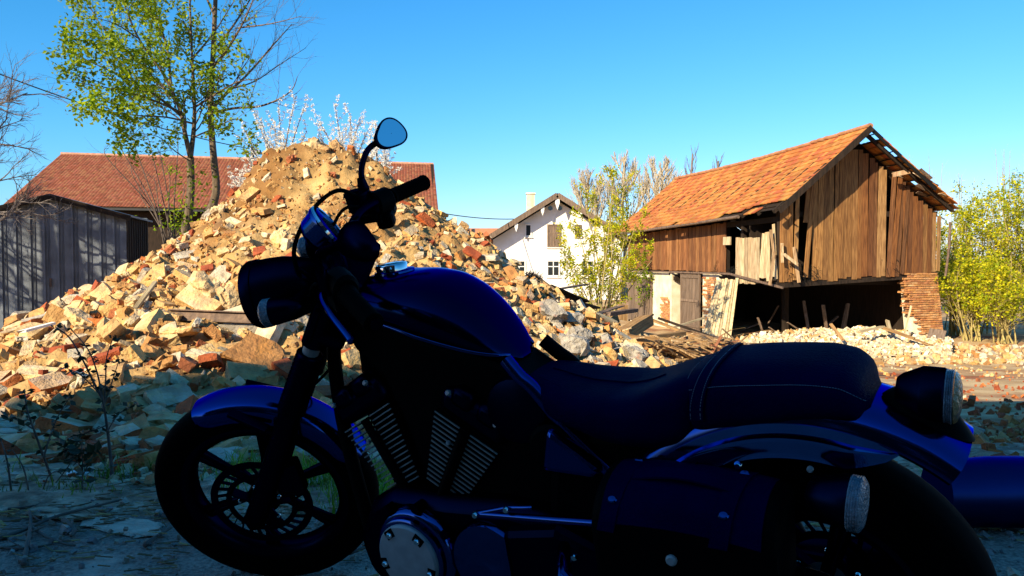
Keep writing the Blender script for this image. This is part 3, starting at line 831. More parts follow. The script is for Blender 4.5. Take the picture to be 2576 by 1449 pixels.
    # dim junk inside the open ground floor
    for k in range(10):
        a = Vector((rng.uniform(.8, 5.2), rng.uniform(1.5, 5), rng.uniform(.1, .4))); d = Vector((rng.uniform(-.8, .8), rng.uniform(-.4, .4), rng.uniform(.2, 1.2)))
        b = MB(); b.bar(a, a + d, .12, .04, tint=(.2, .14, .1)); o = b.build('loose_board', M['wood'], root, tint=True)
    return root
barn = build_barn()

# leaning panel of pale boards
def leaning_panel():
    P = [at(1770, 838, 30.2), at(1838, 851, 29.6), at(1857, 702, 30.3), at(1803, 702, 31.0)]
    root = empty('board_panel', P[0]); tag(root, 'tall panel of pale boards leaning against the barn', 'panel')
    n = 8; rng = random.Random(4)
    P = [p - P[0] for p in P]
    for i in range(n):
        a, b_ = (i + .07) / n, (i + .93) / n
        q = [P[0].lerp(P[1], a), P[0].lerp(P[1], b_), P[3].lerp(P[2], b_), P[3].lerp(P[2], a)]
        off = Vector((.0, -.05 * (i % 2) - rng.uniform(0, .02), 0)); th = Vector((-.004, .03, .01)); e = rng.uniform(-.04, .04)
        q[2] = q[2] + (q[2] - q[1]) * e * .5; q[3] = q[3] + (q[3] - q[0]) * e * .5
        mid = (q[0] + q[1] + q[2] + q[3]) / 4
        V = [tuple(p + off - mid) for p in q] + [tuple(p + off + th - mid) for p in q]
        b = MB(); b.add(V, BOXF); b.build('plank', M['board_pale'], root, loc=mid)
leaning_panel()

# ---------------------------------------------------------------- tin shed
def build_shed():
    c = Vector((-6.68, 14.5, -.42)); root = empty('tin_shed', c, math.atan2(.25, .968) )
    tag(root, 'grey ribbed sheet-metal garden shed left of the rubble heap', 'shed')
    W, D = 2.35, 2.1
    def top(x): return 2.12 + .32 * (1 - abs(x + W / 2) / (W / 2))
    x = 0.0; i = 0
    while x > -W + .01:
        w = .118 if i % 2 == 0 else .1
        x1 = max(x - w, -W)
        # folded panel: flat tray, then a raised rib
        b = MB(); 
        if i % 2 == 0:
            b.prism([(x, 0), (x1, 0), (x1, top(x1)), (x, top(x))], 0, .012); b.build('sheet', M['steel'], root)
        else:
            b.prism([(x, 0), (x1, 0), (x1, top(x1)), (x, top(x))], .004, .014)
            for xx in (x - .012, x - .03): b.box((xx, -.004, top(xx) / 2), (.008, .02, top(xx) - .02))
            b.box((x1 + .012, -.012, top(x1) / 2), (.035, .03, top(x1) - .02)); b.build('sheet', M['steel'], root)
        x = x1; i += 1
    b = MB(); b.box((0.0, D / 2, 1.06), (.02, D, 2.12))
    for k in range(9): b.box((.012, .15 + k * .22, 1.06), (.02, .04, 2.1))
    b.build('side_wall', M['darkwood'], root)  # dark timber finish stands in for shade on this sheet-metal side
    b = MB(); b.box((-W, D / 2, 1.06), (.02, D, 2.12)); b.box((-W / 2, D, 1.1), (W, .02, 2.2)); b.build('side_wall', M['steel'], root)
    for s in (0, -W):
        b = MB(); a = Vector((-W / 2, 0, 2.47)); e = Vector((s + (.08 if s == 0 else -.08), 0, 2.12))
        V = [a + Vector((0, -.1, 0)), e + Vector((0, -.1, 0)), e + Vector((0, D + .1, 0)), a + Vector((0, D + .1, 0))]
        b.add([tuple(v) for v in V] + [tuple(v + Vector((0, 0, .03))) for v in V], BOXF); b.build('roof_sheet', M['steel'], root)
        b = MB(); b.bar(a + Vector((0, -.11, -.02)), e + Vector((0, -.11, -.02)), .02, .09); b.build('roof_trim', M['darkwood'], root)
    b = MB(); b.box((-1.2, -.03, 1.0), (.03, .03, .14)); b.build('door_handle', M['rust'], root)
build_shed()

# ---------------------------------------------------------------- long farm building behind the trees
def build_longhouse():
    k = 2.1; O = Vector((-17 * k, 28 * k, 0)); ang = math.atan2(.127, 1); root = empty('farm_building', (O.x, O.y, gz(O.x, O.y)), ang)
    tag(root, 'long farm building with red pantile roof behind the two trees', 'building')
    z0 = gz(O.x, O.y); L = 14.5 * k; run = 4.8 * k; rise = 2.25 * k; ez = 1 + 1.76 * k - z0
    def pt(x, s): return Vector((x, run * s, ez - .014 * x + rise * s))
    pal = [(.28, .078, .036), (.23, .06, .028), (.32, .1, .048), (.2, .052, .024), (.26, .085, .043)]
    var = tile_variants('p', .235, .42, .03, pal, 8, True); rs = random.Random(8)
    sl = math.hypot(run, rise); rows = int(sl / .35); cols = int(L / .235); al = math.atan2(rise, run)
    T = MB(); m3 = np.array(Matrix.Rotation(al - .04, 3, 'X'))
    base = [v.verts() @ m3.T for v in var]
    for r in range(rows):
        for c in range(cols):
            vi = rs.randrange(8); p = pt((c + .5) * L / cols, (r + .5) / rows)
            T.add(base[vi] + np.array([p.x, p.y, p.z + .05]), var[vi].f, var[vi].t[0])
    tag(T.build('roof_tiles', M['tile'], root, tint=True), 'courses of red pantiles', kind='stuff')
    # roof board under the tiles, far slope, gables, wall
    b = MB(); V = [pt(0, 0), pt(L, 0), pt(L, 1), pt(0, 1)]; b.add([tuple(v - Vector((0, 0, .15))) for v in V] + [tuple(v) for v in V], BOXF)
    V2 = [pt(0, 1), pt(L, 1), pt(L, 1) + Vector((0, run, -rise)), pt(0, 1) + Vector((0, run, -rise))]
    b.add([tuple(v - Vector((0, 0, .15))) for v in V2] + [tuple(v) for v in V2], BOXF); b.build('roof', M['darkwood'], root)
    for i in range(int(L / .4)):
        a = pt(i * .4, 1) + Vector((0, 0, .06)); b = MB(); b.lathe([(.15, 0), (.13, .42)], a, (1, 0, -.014), 8, tint=(.5, .27, .18)); b.build('ridge_tile', M['tile'], root, tint=True)
    b = MB(); b.box((L / 2, 1.5, (ez - .4) / 2), (L - .6, .3, ez - .4)); b.build('wall', M['darkwood'], root)
    for xx in (.3, L - .3):
        b = MB(); V = [(xx, .9, 0), (xx, 2 * run - .9, 0), (xx, 2 * run - .9, ez), (xx, run, ez + rise - .3), (xx, .9, ez)]
        b.add(V + [(x + .2, y, z) for x, y, z in V], [(0, 1, 2, 3, 4), (9, 8, 7, 6, 5)] + [(i, 5 + i, 5 + (i + 1) % 5, (i + 1) % 5) for i in range(5)]); b.build('gable_wall', M['darkwood'], root)
    b = MB(); b.bar(pt(0, -.01) - Vector((0, 0, .1)), pt(L, -.01) - Vector((0, 0, .1)), .16, .14); b.build('gutter', M['wire'], root)
    for xx in (6, 11, 16, 21, 26):
        b = MB(); b.box((xx, 1.33, 2.0), (1.2, .06, 1.3)); w = b.build('window', M['board_grey'], root)
        b = MB(); b.box((xx, 1.29, 2.0), (1.0, .03, 1.1)); b.build('pane', M['glassdark'], w)
build_longhouse()

# ---------------------------------------------------------------- white farmhouse
def build_house():
    Y = 60.0; c = at(1400, 647, Y); g = gz(c.x, Y) - .3
    root = empty('white_farmhouse', (c.x, Y, g)); tag(root, 'white farmhouse with broad gable behind the rubble heap', 'house')
    def H(py): return at(0, py, Y).z - g
    def X(px): return (px - 1403) / FPX * Y
    pk = H(495); el = X(1215); er = -el; wl = X(1243); wr = -wl; eh = H(612)
    sl = (pk - eh) / (-el); wt = pk - sl * (-wl) - .25; D = 12
    b = MB(); V = [(wl, 0, 0), (wr, 0, 0), (wr, 0, wt), (0, 0, pk - .25), (wl, 0, wt)]
    b.add(V + [(x, D, z) for x, y, z in V], [(0, 1, 2, 3, 4), (9, 8, 7, 6, 5)] + [(i, 5 + i, 5 + (i + 1) % 5, (i + 1) % 5) for i in range(5)]); b.build('wall', M['white'], root)
    for s in (-1, 1):
        b = MB(); a = Vector((0, -1.1, pk)); e = Vector((s * (-el) * 1.08, -1.1, pk + (eh - pk) * 1.08)); t = Vector((0, 0, .18))
        V = [a, e, e + Vector((0, D + 1.6, 0)), a + Vector((0, D + 1.6, 0))]
        b.add([tuple(v) for v in V] + [tuple(v + t) for v in V], BOXF); rf = b.build('roof', M['tile'], root)
        b = MB(); b.bar(a + Vector((0, -.03, .05)), e + Vector((0, -.03, .05)), .05, .36); b.build('barge_board', M['board_grey'], rf)
        for f in (.18, .5, .82) if s == -1 else (.28, .55):
            p = a.lerp(e, f); b = MB(); b.box((p.x, -.6, p.z - .16), (.16, .9, .16)); b.prism([(p.x - .14, p.z - .1), (p.x + .14, p.z - .1), (p.x + .1, p.z - .45), (p.x, p.z - .75), (p.x - .1, p.z - .45)], -1.06, -.98); b.build('bracket', M['white'], root)
    b = MB(); b.prism([(-.14, pk - .15), (.14, pk - .15), (.16, pk - .5), (0, pk - 1.0), (-.16, pk - .5)], -1.06, -.98); b.build('bracket', M['white'], root)
    b = MB(); cp = at(1340, 510, Y + 4); b.box((X(1341), 4, H(512)), (.62, .62, 2.0)); b.box((X(1341), 4, H(512) + 1.0), (.74, .74, .12)); b.build('chimney', M['plaster'], root)
    def win(px0, py0, px1, py1, kind):
        x0, x1, z0, z1 = X(px0), X(px1), H(py1), H(py0)
        b = MB(); b.box(((x0 + x1) / 2, -.004, (z0 + z1) / 2), (x1 - x0, .03, z1 - z0)); w = b.build('window', M['glassdark'], root)
        b = MB(); t = .09
        for xx in (x0, x1): b.box((xx, -.04, (z0 + z1) / 2), (t, .06, z1 - z0 + t))
        for zz in (z0, z1): b.box(((x0 + x1) / 2, -.045, zz), (x1 - x0, .06, t))
        if kind != 'small':
            b.box(((x0 + x1) / 2, -.03, (z0 + z1) / 2), (.06, .04, z1 - z0)); b.box(((x0 + x1) / 2, -.033, z0 + (z1 - z0) * .62), (x1 - x0, .04, .06))
        b.build('frame', M['board_grey'] if kind == 'door' else M['white'], w)
        if kind == 'door':
            b = MB(); n = 6
            for i in range(n): b.box((x0 + (i + .5) * (x1 - x0) / n, -.022, (z0 + z1) / 2), ((x1 - x0) / n - .02, .02, (z1 - z0) * .96))
            b.build('shutter', M['board_grey'], w)
        b = MB(); b.box(((x0 + x1) / 2, -.06, z0 - .1), (x1 - x0 + .2, .14, .06)); b.build('sill', M['white'], w)
    win(1325, 565, 1339, 594, 'small'); win(1381, 566, 1412, 620, 'door'); win(1450, 567, 1464, 594, 'door')
    win(1294, 656, 1324, 694, 'w'); win(1380, 656, 1410, 694, 'w'); win(1466, 656, 1496, 694, 'w'); 
    for px in (1387, 1411):
        b = MB(); b.lathe([(.16, 0), (.16, .05)], (X(px), .0, H(524)), (0, -1, 0), 14); b.build('vent', M['glassdark'], root)
build_house()
def far_roof():
    a = at(1165, 640, 85); root = empty('far_farmhouse', (a.x, 85, gz(a.x, 85))); tag(root, 'low red tiled roof far behind, left of the white farmhouse', 'house')
    z1 = at(0, 575, 89).z - root.location.z; z0 = at(0, 592, 85).z - root.location.z
    b = MB(); b.prism([(0, 0), (4.2, 0), (4.2, z0), (0, z0)], 0.6, 7); b.build('wall', M['white'], root)
    V = [(-.4, 0, z0), (4.6, 0, z0), (4.6, 4, z1), (-.4, 4, z1), (4.6, 8, z0), (-.4, 8, z0)]
    b = MB(); b.add(V, [(0, 1, 2, 3), (3, 2, 4, 5)], (.45, .2, .1))
    for i in range(22):
        t = i / 22; b.box((2.1, 4 * t, z0 + (z1 - z0) * t + .03), (5, .16, .05), tint=(.5, .22, .12))
    b.build('roof', M['tile'], root, tint=True)
far_roof()

# ---------------------------------------------------------------- unseen house behind the viewer, placed and shaped to shade the foreground
def back_house():
    root = empty('unseen_shade_house', (-12.9, -5.5, 0)); tag(root, 'unseen house added behind the viewer to shade the foreground', 'house')
    W, D, Hh = 16.5, 9.0, 5.2; rid = 12.4
    b = MB(); V = [(0, 0, 0), (0, -D, 0), (0, -D, Hh), (0, -D / 2, rid), (0, 0, Hh)]
    b.add(V + [(W, y, z) for x, y, z in V], [(4, 3, 2, 1, 0), (5, 6, 7, 8, 9)] + [(i, (i + 1) % 5, 5 + (i + 1) % 5, 5 + i) for i in range(5)]); b.build('wall', M['shade_house_wall'], root)
    for s in (0, 1):
        b = MB(); y0 = .6 if s == 0 else -D - .6; z0 = Hh - .45
        V = [(-.4, y0, z0), (W + .4, y0, z0), (W + .4, -D / 2, rid + .05), (-.4, -D / 2, rid + .05)]
        b.add(V + [(x, y, z + .16) for x, y, z in V], BOXF, (.2, .12, .09)); b.build('roof', M['tile'], root, tint=True)
    for i in range(4):
        for z in (1.0, 3.8):
            b = MB(); b.box((2 + i * 3.2, .01, z + .7), (1.1, .08, 1.4)); w = b.build('window', M['glassdark'], root)
            b = MB(); b.box((2 + i * 3.2, .06, z + .7), (.06, .06, 1.4)); b.box((2 + i * 3.2, .06, z), (1.3, .16, .06)); b.build('frame', M['white'], w)
back_house()
# ---------------------------------------------------------------- plants
def smooth_pts(pts, n=4):
    out = []
    for i in range(len(pts) - 1):
        p0 = pts[max(i - 1, 0)]; p1 = pts[i]; p2 = pts[i + 1]; p3 = pts[min(i + 2, len(pts) - 1)]
        for k in range(n):
            t = k / n
            out.append(.5 * ((2 * p1) + (p2 - p0) * t + (2 * p0 - 5 * p1 + 4 * p2 - p3) * t * t + (3 * p1 - p0 - 3 * p2 + p3) * t ** 3))
    return out + [pts[-1]]

def rvec(rng): 
    while True:
        v = Vector((rng.uniform(-1, 1), rng.uniform(-1, 1), rng.uniform(-1, 1)))
        if .05 < v.length < 1: return v.normalized()

class Plant:
    def __init__(s, seed):
        s.rng = random.Random(seed); s.wood = MB(); s.twigs = MB(); s.tips = []; s.nodes = []
    def limb(s, pts, r0, r1, sides=7, thin=False):
        n = len(pts); rr = [r0 + (r1 - r0) * i / (n - 1) for i in range(n)]
        (s.twigs if thin else s.wood).tube(pts, rr, sides, False); return rr
    def grow(s, p, d, L, r, lvl, wander=.22, up=.08, kids=5, ratio=.55, ang=.75, gravity=0.0, sides=(6, 4, 3, 3)):
        rng = s.rng; n = max(3, int(4 + L * 2) if lvl > 0 else 3); n = min(n, 8); pts = [p]; q = p.copy(); dd = d.normalized()
        for i in range(n):
            dd = (dd + rvec(rng) * wander + Vector((0, 0, up - gravity * i / n))).normalized(); q = q + dd * (L / n); pts.append(q.copy())
        s.limb(pts, r, r * .35, sides[min(3 - min(lvl, 3), 3)], True)
        if lvl <= 0:
            s.tips.append((pts[-1], dd)); s.nodes += [(a, dd) for a in pts[1:]]; return
        k = max(2, int(kids * rng.uniform(.7, 1.3)))
        for i in range(k):
            u = .25 + .75 * (i + rng.random()) / k; j = min(int(u * n), n - 1); a = pts[j].lerp(pts[j + 1], min(u * n - j, 1.0))
            ax = rvec(rng); nd = (dd if False else (pts[j + 1] - pts[j]).normalized()); side = (ax - nd * ax.dot(nd)).normalized()
            nd = (nd * math.cos(ang) + side * math.sin(ang) * rng.uniform(.7, 1.2)).normalized()
            s.grow(a, nd, L * ratio * rng.uniform(.6, 1.2) * (1.15 - .5 * u), r * .5, lvl - 1, wander, up, kids, ratio, ang, gravity, sides)
        s.tips.append((pts[-1], dd))
    def spawn(s, pts, r0, r1, n, L, lvl, start=.25, **kw):
        rng = s.rng; m = len(pts) - 1
        for i in range(n):
            u = start + (1 - start) * (i + rng.random()) / n; j = min(int(u * m), m - 1); a = pts[j].lerp(pts[j + 1], u * m - j)
            d = (pts[j + 1] - pts[j]).normalized(); ax = rvec(rng); side = (ax - d * ax.dot(d)).normalized()
            s.grow(a, (d * .75 + side * rng.uniform(.5, 1.1) + Vector((0, 0, .15))).normalized(), L * (1.15 - .6 * u) * rng.uniform(.7, 1.2), max((r0 + (r1 - r0) * u) * .45, .004), lvl, **kw)

def leaf_cloud(centers, sizes, rng_seed, pal, flat=.35, mb=None, droop=0.0):
    rs = np.random.RandomState(rng_seed); C = np.array(centers, float); n = len(C); mb = mb or MB()
    if n == 0: return mb
    S_ = (np.array(sizes) * np.ones(n))[:, None]
    a = rs.normal(size=(n, 3)); a[:, 2] = a[:, 2] * .6 - droop; a /= np.linalg.norm(a, axis=1, keepdims=True)
    b = rs.normal(size=(n, 3)); b[:, 2] *= flat; b -= a * (a * b).sum(1, keepdims=True); b /= np.linalg.norm(b, axis=1, keepdims=True)
    c = np.cross(a, b)
    V = np.stack([C, C + a * S_ * .5 + b * S_ * .3 + c * S_ * .06, C + a * S_, C + a * S_ * .5 - b * S_ * .3 + c * S_ * .06], 1).reshape(-1, 3)
    o = mb.n; mb.v.append(V); mb.n += len(V)
    mb.f += [(o + 4 * i, o + 4 * i + 1, o + 4 * i + 2, o + 4 * i + 3) for i in range(n)]
    pl = np.array(pal); t = pl[rs.randint(len(pl), size=n)] * rs.uniform(.8, 1.2, (n, 1)); mb.t += [tuple(x) for x in t]; mb.mi += [0] * n
    return mb

def finish(pl, name, label, cat, base, trunk_m, leaf_mb=None, leaf_m=None, group=None, leaf_name='crown', twig_m=None, twig_name=None):
    root = empty(name, base); tag(root, label, cat, group)
    off = np.array(base, float)
    if pl.wood.n:
        pl.wood.xf(lambda V: V - off); pl.wood.build('trunk', trunk_m, root, smooth=180)
    if pl.twigs.n:
        pl.twigs.xf(lambda V: V - off); pl.twigs.build(twig_name or ('branches' if leaf_mb else 'crown'), twig_m or trunk_m, root, smooth=180)
    if leaf_mb and leaf_mb.n:
        leaf_mb.xf(lambda V: V - off); leaf_mb.build(leaf_name, leaf_m, root, tint=True)
    return root

GREEN = [(1, 1, 1), (.85, .95, .8), (1.3, 1.2, 1.0), (.6, .8, .7), (1.5, 1.35, 1.1)]
def px_path(pts, Y, rng=None, dy=0.0):
    return smooth_pts([at(p[0], p[1], Y + (p[2] if len(p) > 2 else 0) + (rng.uniform(-dy, dy) if rng else 0)) for p in pts], 4)

def leafy_tree():
    Y = 17.0; pl = Plant(31); rng = pl.rng
    base = at(462, 640, Y); base.z = gz(base.x, base.y)
    t0 = [base, at(466, 600, Y), at(474, 540, Y), at(480, 470, Y), at(479, 395, Y)]
    pl.limb(smooth_pts(t0, 4), .1, .07, 9)
    limbs = [([(479, 395), (466, 340), (452, 275), (410, 185), (345, 90), (290, -50)], .055, .012, 14), ([(454, 290, -.2), (385, 235, -.8), (300, 190, -1.4), (185, 135, -1.8)], .03, .006, 12),
             ([(440, 250, .2), (350, 160, .6), (255, 65, 1.2), (215, -10, 1.5)], .03, .006, 12), ([(479, 395), (487, 330), (489, 257), (482, 120), (474, -90)], .055, .015, 14),
             ([(483, 310, -.2), (420, 295, -1), (340, 290, -1.6), (245, 275, -2)], .022, .005, 11), ([(489, 270, .2), (545, 235, -.6), (600, 205, -1), (650, 200, -1.2)], .025, .005, 9),
             ([(487, 345, 0), (545, 320, -.5), (590, 300, -.8), (625, 310, -1)], .018, .004, 8), ([(460, 285, -.3), (380, 250, -1.2), (290, 225, -2), (180, 205, -2.4)], .025, .005, 11),
             ([(430, 215, .3), (420, 120, .8), (390, 20, 1), (380, -80, 1)], .03, .008, 10), ([(482, 150, 0), (540, 80, .5), (590, 0, .8)], .025, .006, 8), ([(345, 95, 0), (290, 60, -.6), (220, 40, -1)], .015, .004, 7),
             ([(478, 405, 0), (440, 380, -.6), (400, 345, -1), (350, 335, -1.3)], .014, .004, 6)]
    for pts, r0, r1, n in limbs:
        P_ = px_path(pts, Y, rng, .15); pl.limb(P_, r0, r1, 7); pl.spawn(P_, r0, r1, n, 1.1, 1, .2, wander=.2, up=.05, kids=6, ratio=.55, ang=.7)
    cs = []; rs = random.Random(2)
    for p, d in pl.nodes + pl.tips:
        qx = to_px(p)[0]
        if qx > 640 or qx < 140 or (qx > 570 and rs.random() < .5): continue
        for _ in range(5):
            cs.append(p + rvec(rs) * rs.uniform(.01, .18) + d * .05)
    for h in [(479, 470), (476, 520), (470, 560), (500, 430)]:   # a few shoots low on the trunk
        for _ in range(40):
            q = at(h[0] + rs.gauss(0, 28), h[1] + rs.gauss(0, 18), Y - .2 + rs.uniform(-.4, .3)); cs.append(q)
    L = leaf_cloud(cs, [rs.uniform(.06, .115) for _ in cs], 4, GREEN, .5, droop=.25)
    print('leaves A', len(cs))
    finish(pl, 'leafy_tree', 'tall twin-stemmed tree in fresh green leaf behind the shed', 'tree', base, M['bark'], L, M['leaf'])
leafy_tree()

def bare_right_tree():
    Y = 17.6; pl = Plant(77); rng = pl.rng
    base = at(512, 610, Y); base.z = gz(base.x, base.y)
    t = [base, at(519, 570, Y), at(536, 515, Y), at(544, 470, Y), at(537, 390, Y), at(530, 285, Y), at(535, 160, Y), at(542, 0, Y), at(548, -160, Y)]
    P_ = smooth_pts(t, 4); pl.limb(P_, .105, .035, 10)
    limbs = [([(530, 285), (590, 272, -.3), (650, 268, -.6), (700, 250, -.8), (735, 225, -.9), (748, 193, -1)], .03, .006, 7), ([(532, 275), (570, 235, .2), (620, 190, .5), (690, 110, .8), (735, 60, 1)], .04, .007, 11),
             ([(534, 170), (575, 120, -.4), (620, 40, -.8), (650, -40, -1)], .035, .007, 11), ([(536, 130), (590, 60, .3), (640, -20, .6), (680, -90, .8)], .03, .006, 9),
             ([(575, 225, .2), (640, 205, .6), (700, 165, 1), (770, 120, 1.3)], .02, .005, 9), ([(540, 40), (510, -30, .3), (490, -110, .5)], .03, .006, 6), ([(600, 70, -.6), (680, 60, -1), (760, 40, -1.4)], .018, .004, 8)]
    for pts, r0, r1, n in limbs:
        q = px_path(pts, Y, rng, .12); pl.limb(q, r0, r1, 6); pl.spawn(q, r0, r1, n, .95, 1, .25, wander=.2, up=.1, kids=5, ratio=.6, ang=.6)
    finish(pl, 'budding_tree', 'tall bare budding tree with one curved trunk beside the leafy one', 'tree', base, M['bark'])
bare_right_tree()

def left_bare():
    for i, (px, Y, lab) in enumerate([(-95, 13.0, 'bare twiggy tree cut off by the left picture edge'), (-560, 11.5, 'bare tree outside the picture, left of the tin shed')]):
        pl = Plant(50 + i); rng = pl.rng; base = at(px, 700, Y); base.z = gz(base.x, base.y)
        H = 4.2 if i == 0 else 6.5
        P_ = smooth_pts([base, base + Vector((.1, .1, H * .4)), base + Vector((-.05, 0, H * .7)), base + Vector((.1, .1, H))], 4); pl.limb(P_, .11, .03, 8)
        for k in range(11 if i == 0 else 14):
            u = .28 + .7 * k / 11; a = P_[min(int(u * (len(P_) - 1)), len(P_) - 1)]; an = rng.uniform(0, 6.28)
            d = Vector((math.cos(an), math.sin(an), .35))
            if i == 0 and k % 2: d = Vector((1, rng.uniform(-.5, .3), rng.uniform(.1, .7)))
            pl.grow(a, d, 1.25 if i == 0 else 2.0, .022, 3 if i == 0 else 2, wander=.22, up=.06, kids=6, ratio=.62, ang=.6, gravity=.1)
        finish(pl, 'bare_tree', lab, 'tree', base, M['bark_grey'])
left_bare()

def shade_tree():
    # stands outside the picture, between the sun and the shed: its crown dapples the sheet metal
    pl = Plant(90); rng = pl.rng; base = Vector((-12.6, 8.3, gz(-12.6, 8.3)))
    P_ = smooth_pts([base, base + Vector((.1, 0, 2)), base + Vector((0, .1, 4.2)), base + Vector((.1, 0, 6.6))], 4); pl.limb(P_, .16, .04, 8)
    for k in range(22):
        u = .3 + .68 * k / 21; a = P_[int(u * (len(P_) - 1))]; an = rng.uniform(0, 6.28); pl.grow(a, Vector((math.cos(an), math.sin(an), .4)), 1.8 * (1.2 - .6 * u), .04, 1, kids=7)
    cs = []
    for p, d in pl.nodes + pl.tips:
        for _ in range(6): cs.append(p + rvec(rng) * rng.uniform(.02, .3))
    finish(pl, 'shade_tree', 'leafy tree outside the picture, left of the shed', 'tree', base, M['bark'], leaf_cloud(cs, .13, 9, GREEN, .5), M['leaf'])
shade_tree()

def thin_shrub():
    Y = 20; pl = Plant(8); rng = pl.rng; base = at(428, 660, Y); base.z = gz(base.x, base.y)
    for tip in [(265, 372), (300, 350), (330, 335), (372, 345), (400, 380), (420, 420), (385, 440), (350, 470), (455, 455), (470, 520), (330, 420), (440, 340)]:
        P_ = px_path([(428 + rng.uniform(-14, 14), 655), ((428 * 1.4 + tip[0] * .6) / 2 + rng.uniform(-10, 10), (655 + tip[1]) / 2 + 20), (tip[0] + 8, tip[1] + 30), tip], Y, rng, .3)
        pl.limb(P_, .02, .005, 5, True); pl.spawn(P_, .02, .005, 7, .75, 1, .45, wander=.18, up=.12, kids=4, ratio=.6, ang=.5)
    rs = random.Random(3); cs = [at(rs.gauss(455, 30), rs.gauss(545, 28), Y - .4) for _ in range(150)] + [at(rs.gauss(425, 14), rs.gauss(425, 12), Y) for _ in range(40)]
    finish(pl, 'thin_shrub', 'thin leafless shrub of slender stems right of the shed', 'shrub', base, M['bark_pale'], leaf_cloud(cs, .09, 5, GREEN, .5), M['leaf'], leaf_name='leaves', twig_m=M['twig'])
thin_shrub()

def blossom(seed, basepx, tips, Y, lab):
    pl = Plant(seed); rng = pl.rng; base = at(*basepx, Y); base.z = gz(base.x, base.y)
    j = at(basepx[0], basepx[1], Y); pl.limb([base, base.lerp(j, .5) + Vector((.05, 0, 0)), j], .05, .035, 7)
    cs = []
    for t in tips:
        P_ = px_path([basepx, ((basepx[0] + t[0]) / 2 + rng.uniform(-14, 14), (basepx[1] + t[1]) / 2 + 12), t], Y, rng, .5); pl.limb(P_, .02, .004, 5, True)
        n0 = len(pl.nodes); pl.spawn(P_, .015, .004, 6, .45, 0, .2, wander=.1, up=.25)
        L_ = [P_] 
        for a, b_ in zip(P_[2:-1], P_[3:]):
            for k in range(7): cs.append(a.lerp(b_, rng.random()))
        for p, d in pl.nodes[n0:]:
            cs += [p + rvec(rng) * .02 for _ in range(3)]
    # each cluster a little ball of petals
    mbl = MB(); cc = []
    for c in cs:
        for _ in range(6): cc.append(c + rvec(rng) * rng.uniform(.006, .034))
    leaf_cloud(cc, .034, seed, [(1, 1, 1), (.95, .93, .9)], 1.0, mbl)
    finish(pl, 'blossoming_plum', lab, 'shrub', base, M['bark'], mbl, M['petal'], 'white blossoming shrubs behind the heap', leaf_name='blossom')
blossom(1, (715, 470), [(618, 330), (640, 285), (655, 300), (690, 305), (700, 262), (745, 240), (768, 262), (772, 330), (720, 350), (630, 395), (760, 390), (680, 355)], 16.0, 'white blossoming plum left of the heap crest')
blossom(2, (868, 440), [(798, 300), (842, 262), (880, 285), (860, 330), (905, 300), (925, 330), (800, 340), (778, 370), (940, 385), (830, 350), (890, 350), (960, 360)], 16.0, 'white blossoming plum between heap crest and mirror')
blossom(3, (640, 510), [(600, 470), (618, 440), (640, 400), (655, 430), (590, 455)], 15.6, 'low white blossoming sprig left of the heap crest')
blossom(4, (960, 450), [(930, 335), (945, 310), (965, 380), (975, 400), (985, 420)], 16.2, 'white blossoming sprig behind the right mirror')

def far_trees():
    spec = [(1478, 640, 425, 62, 'pale bare tree left of the yellow-green bush', 2.9, 'bark_pale'), (1568, 640, 372, 66, 'pale bare round-crowned tree above the yellow-green bush', 3.0, 'bark_pale'),
            (1655, 640, 378, 64, 'pale bare tree directly left of the barn roof', 3.0, 'bark_pale'), (1738, 620, 328, 60, 'slender grey bare tree rising over the barn ridge', 2.4, 'bark_grey'), (1802, 620, 345, 52, 'upright thin bare shoots over the barn ridge', 1.9, 'bark_grey')]
    for i, (px, py0, py1, Y, lab, w, m) in enumerate(spec):
        pl = Plant(200 + i); rng = pl.rng; base = at(px, 760, Y); base.z = gz(base.x, base.y); top = at(px, py1, Y); H = top.z - base.z
        P_ = smooth_pts([base, base + Vector((.15, 0, H * .35)), base + Vector((-.1, 0, H * .6)), base + Vector((.05, 0, H * .86))], 4); pl.limb(P_, .2, .07, 7)
        kw = dict(wander=.16, up=.16, kids=8, ratio=.6, ang=.5)
        if i >= 3: kw = dict(wander=.1, up=.25, kids=4, ratio=.6, ang=.38)
        for k in range(16):
            u = .42 + .56 * k / 15; a = P_[int(u * (len(P_) - 1))]; an = rng.uniform(0, 6.28); d = Vector((math.cos(an), math.sin(an), .75 if i < 3 else 1.6))
            pl.grow(a, d, w * (1.25 - .75 * (u - .42) / .58) * (1 if i < 3 else .8), .085 if i < 3 else .04, 2 if i < 3 else 1, sides=(4, 3, 3, 3), **kw)
        finish(pl, 'bare_tree', lab, 'tree', base, M[m], group='bare trees between farmhouse and barn')
far_trees()

def multi_stem(name, seed, base, tips, lab, stem_m, leaf_m, nleaf, lsize, cat='shrub', group=None, r=.02, pal=GREEN, lvl=1, sub=6, subL=.7, low=.25, spread=.1):
    pl = Plant(seed); rng = pl.rng
    for t in tips:
        b0 = base + Vector((rng.uniform(-.35, .35), rng.uniform(-.3, .3), 0)); m_ = b0.lerp(t, .5) + Vector((rng.uniform(-.25, .25), rng.uniform(-.2, .2), .25))
        P_ = smooth_pts([b0, m_, t], 5); pl.limb(P_, r * rng.uniform(.7, 1.3), r * .25, 5); pl.spawn(P_, r, r * .25, sub, subL, lvl, low, wander=.18, up=.12, kids=4, ratio=.6, ang=.65)
    rs = random.Random(seed); nd = pl.nodes + pl.tips; cs = []
    for _ in range(nleaf):
        p, d = nd[rs.randrange(len(nd))]; cs.append(p + rvec(rs) * rs.uniform(0, spread))
    finish(pl, name, lab, cat, base, stem_m, leaf_cloud(cs, [rs.uniform(.7, 1.25) * lsize for _ in cs], seed, pal, .5), leaf_m, group, leaf_name='foliage')

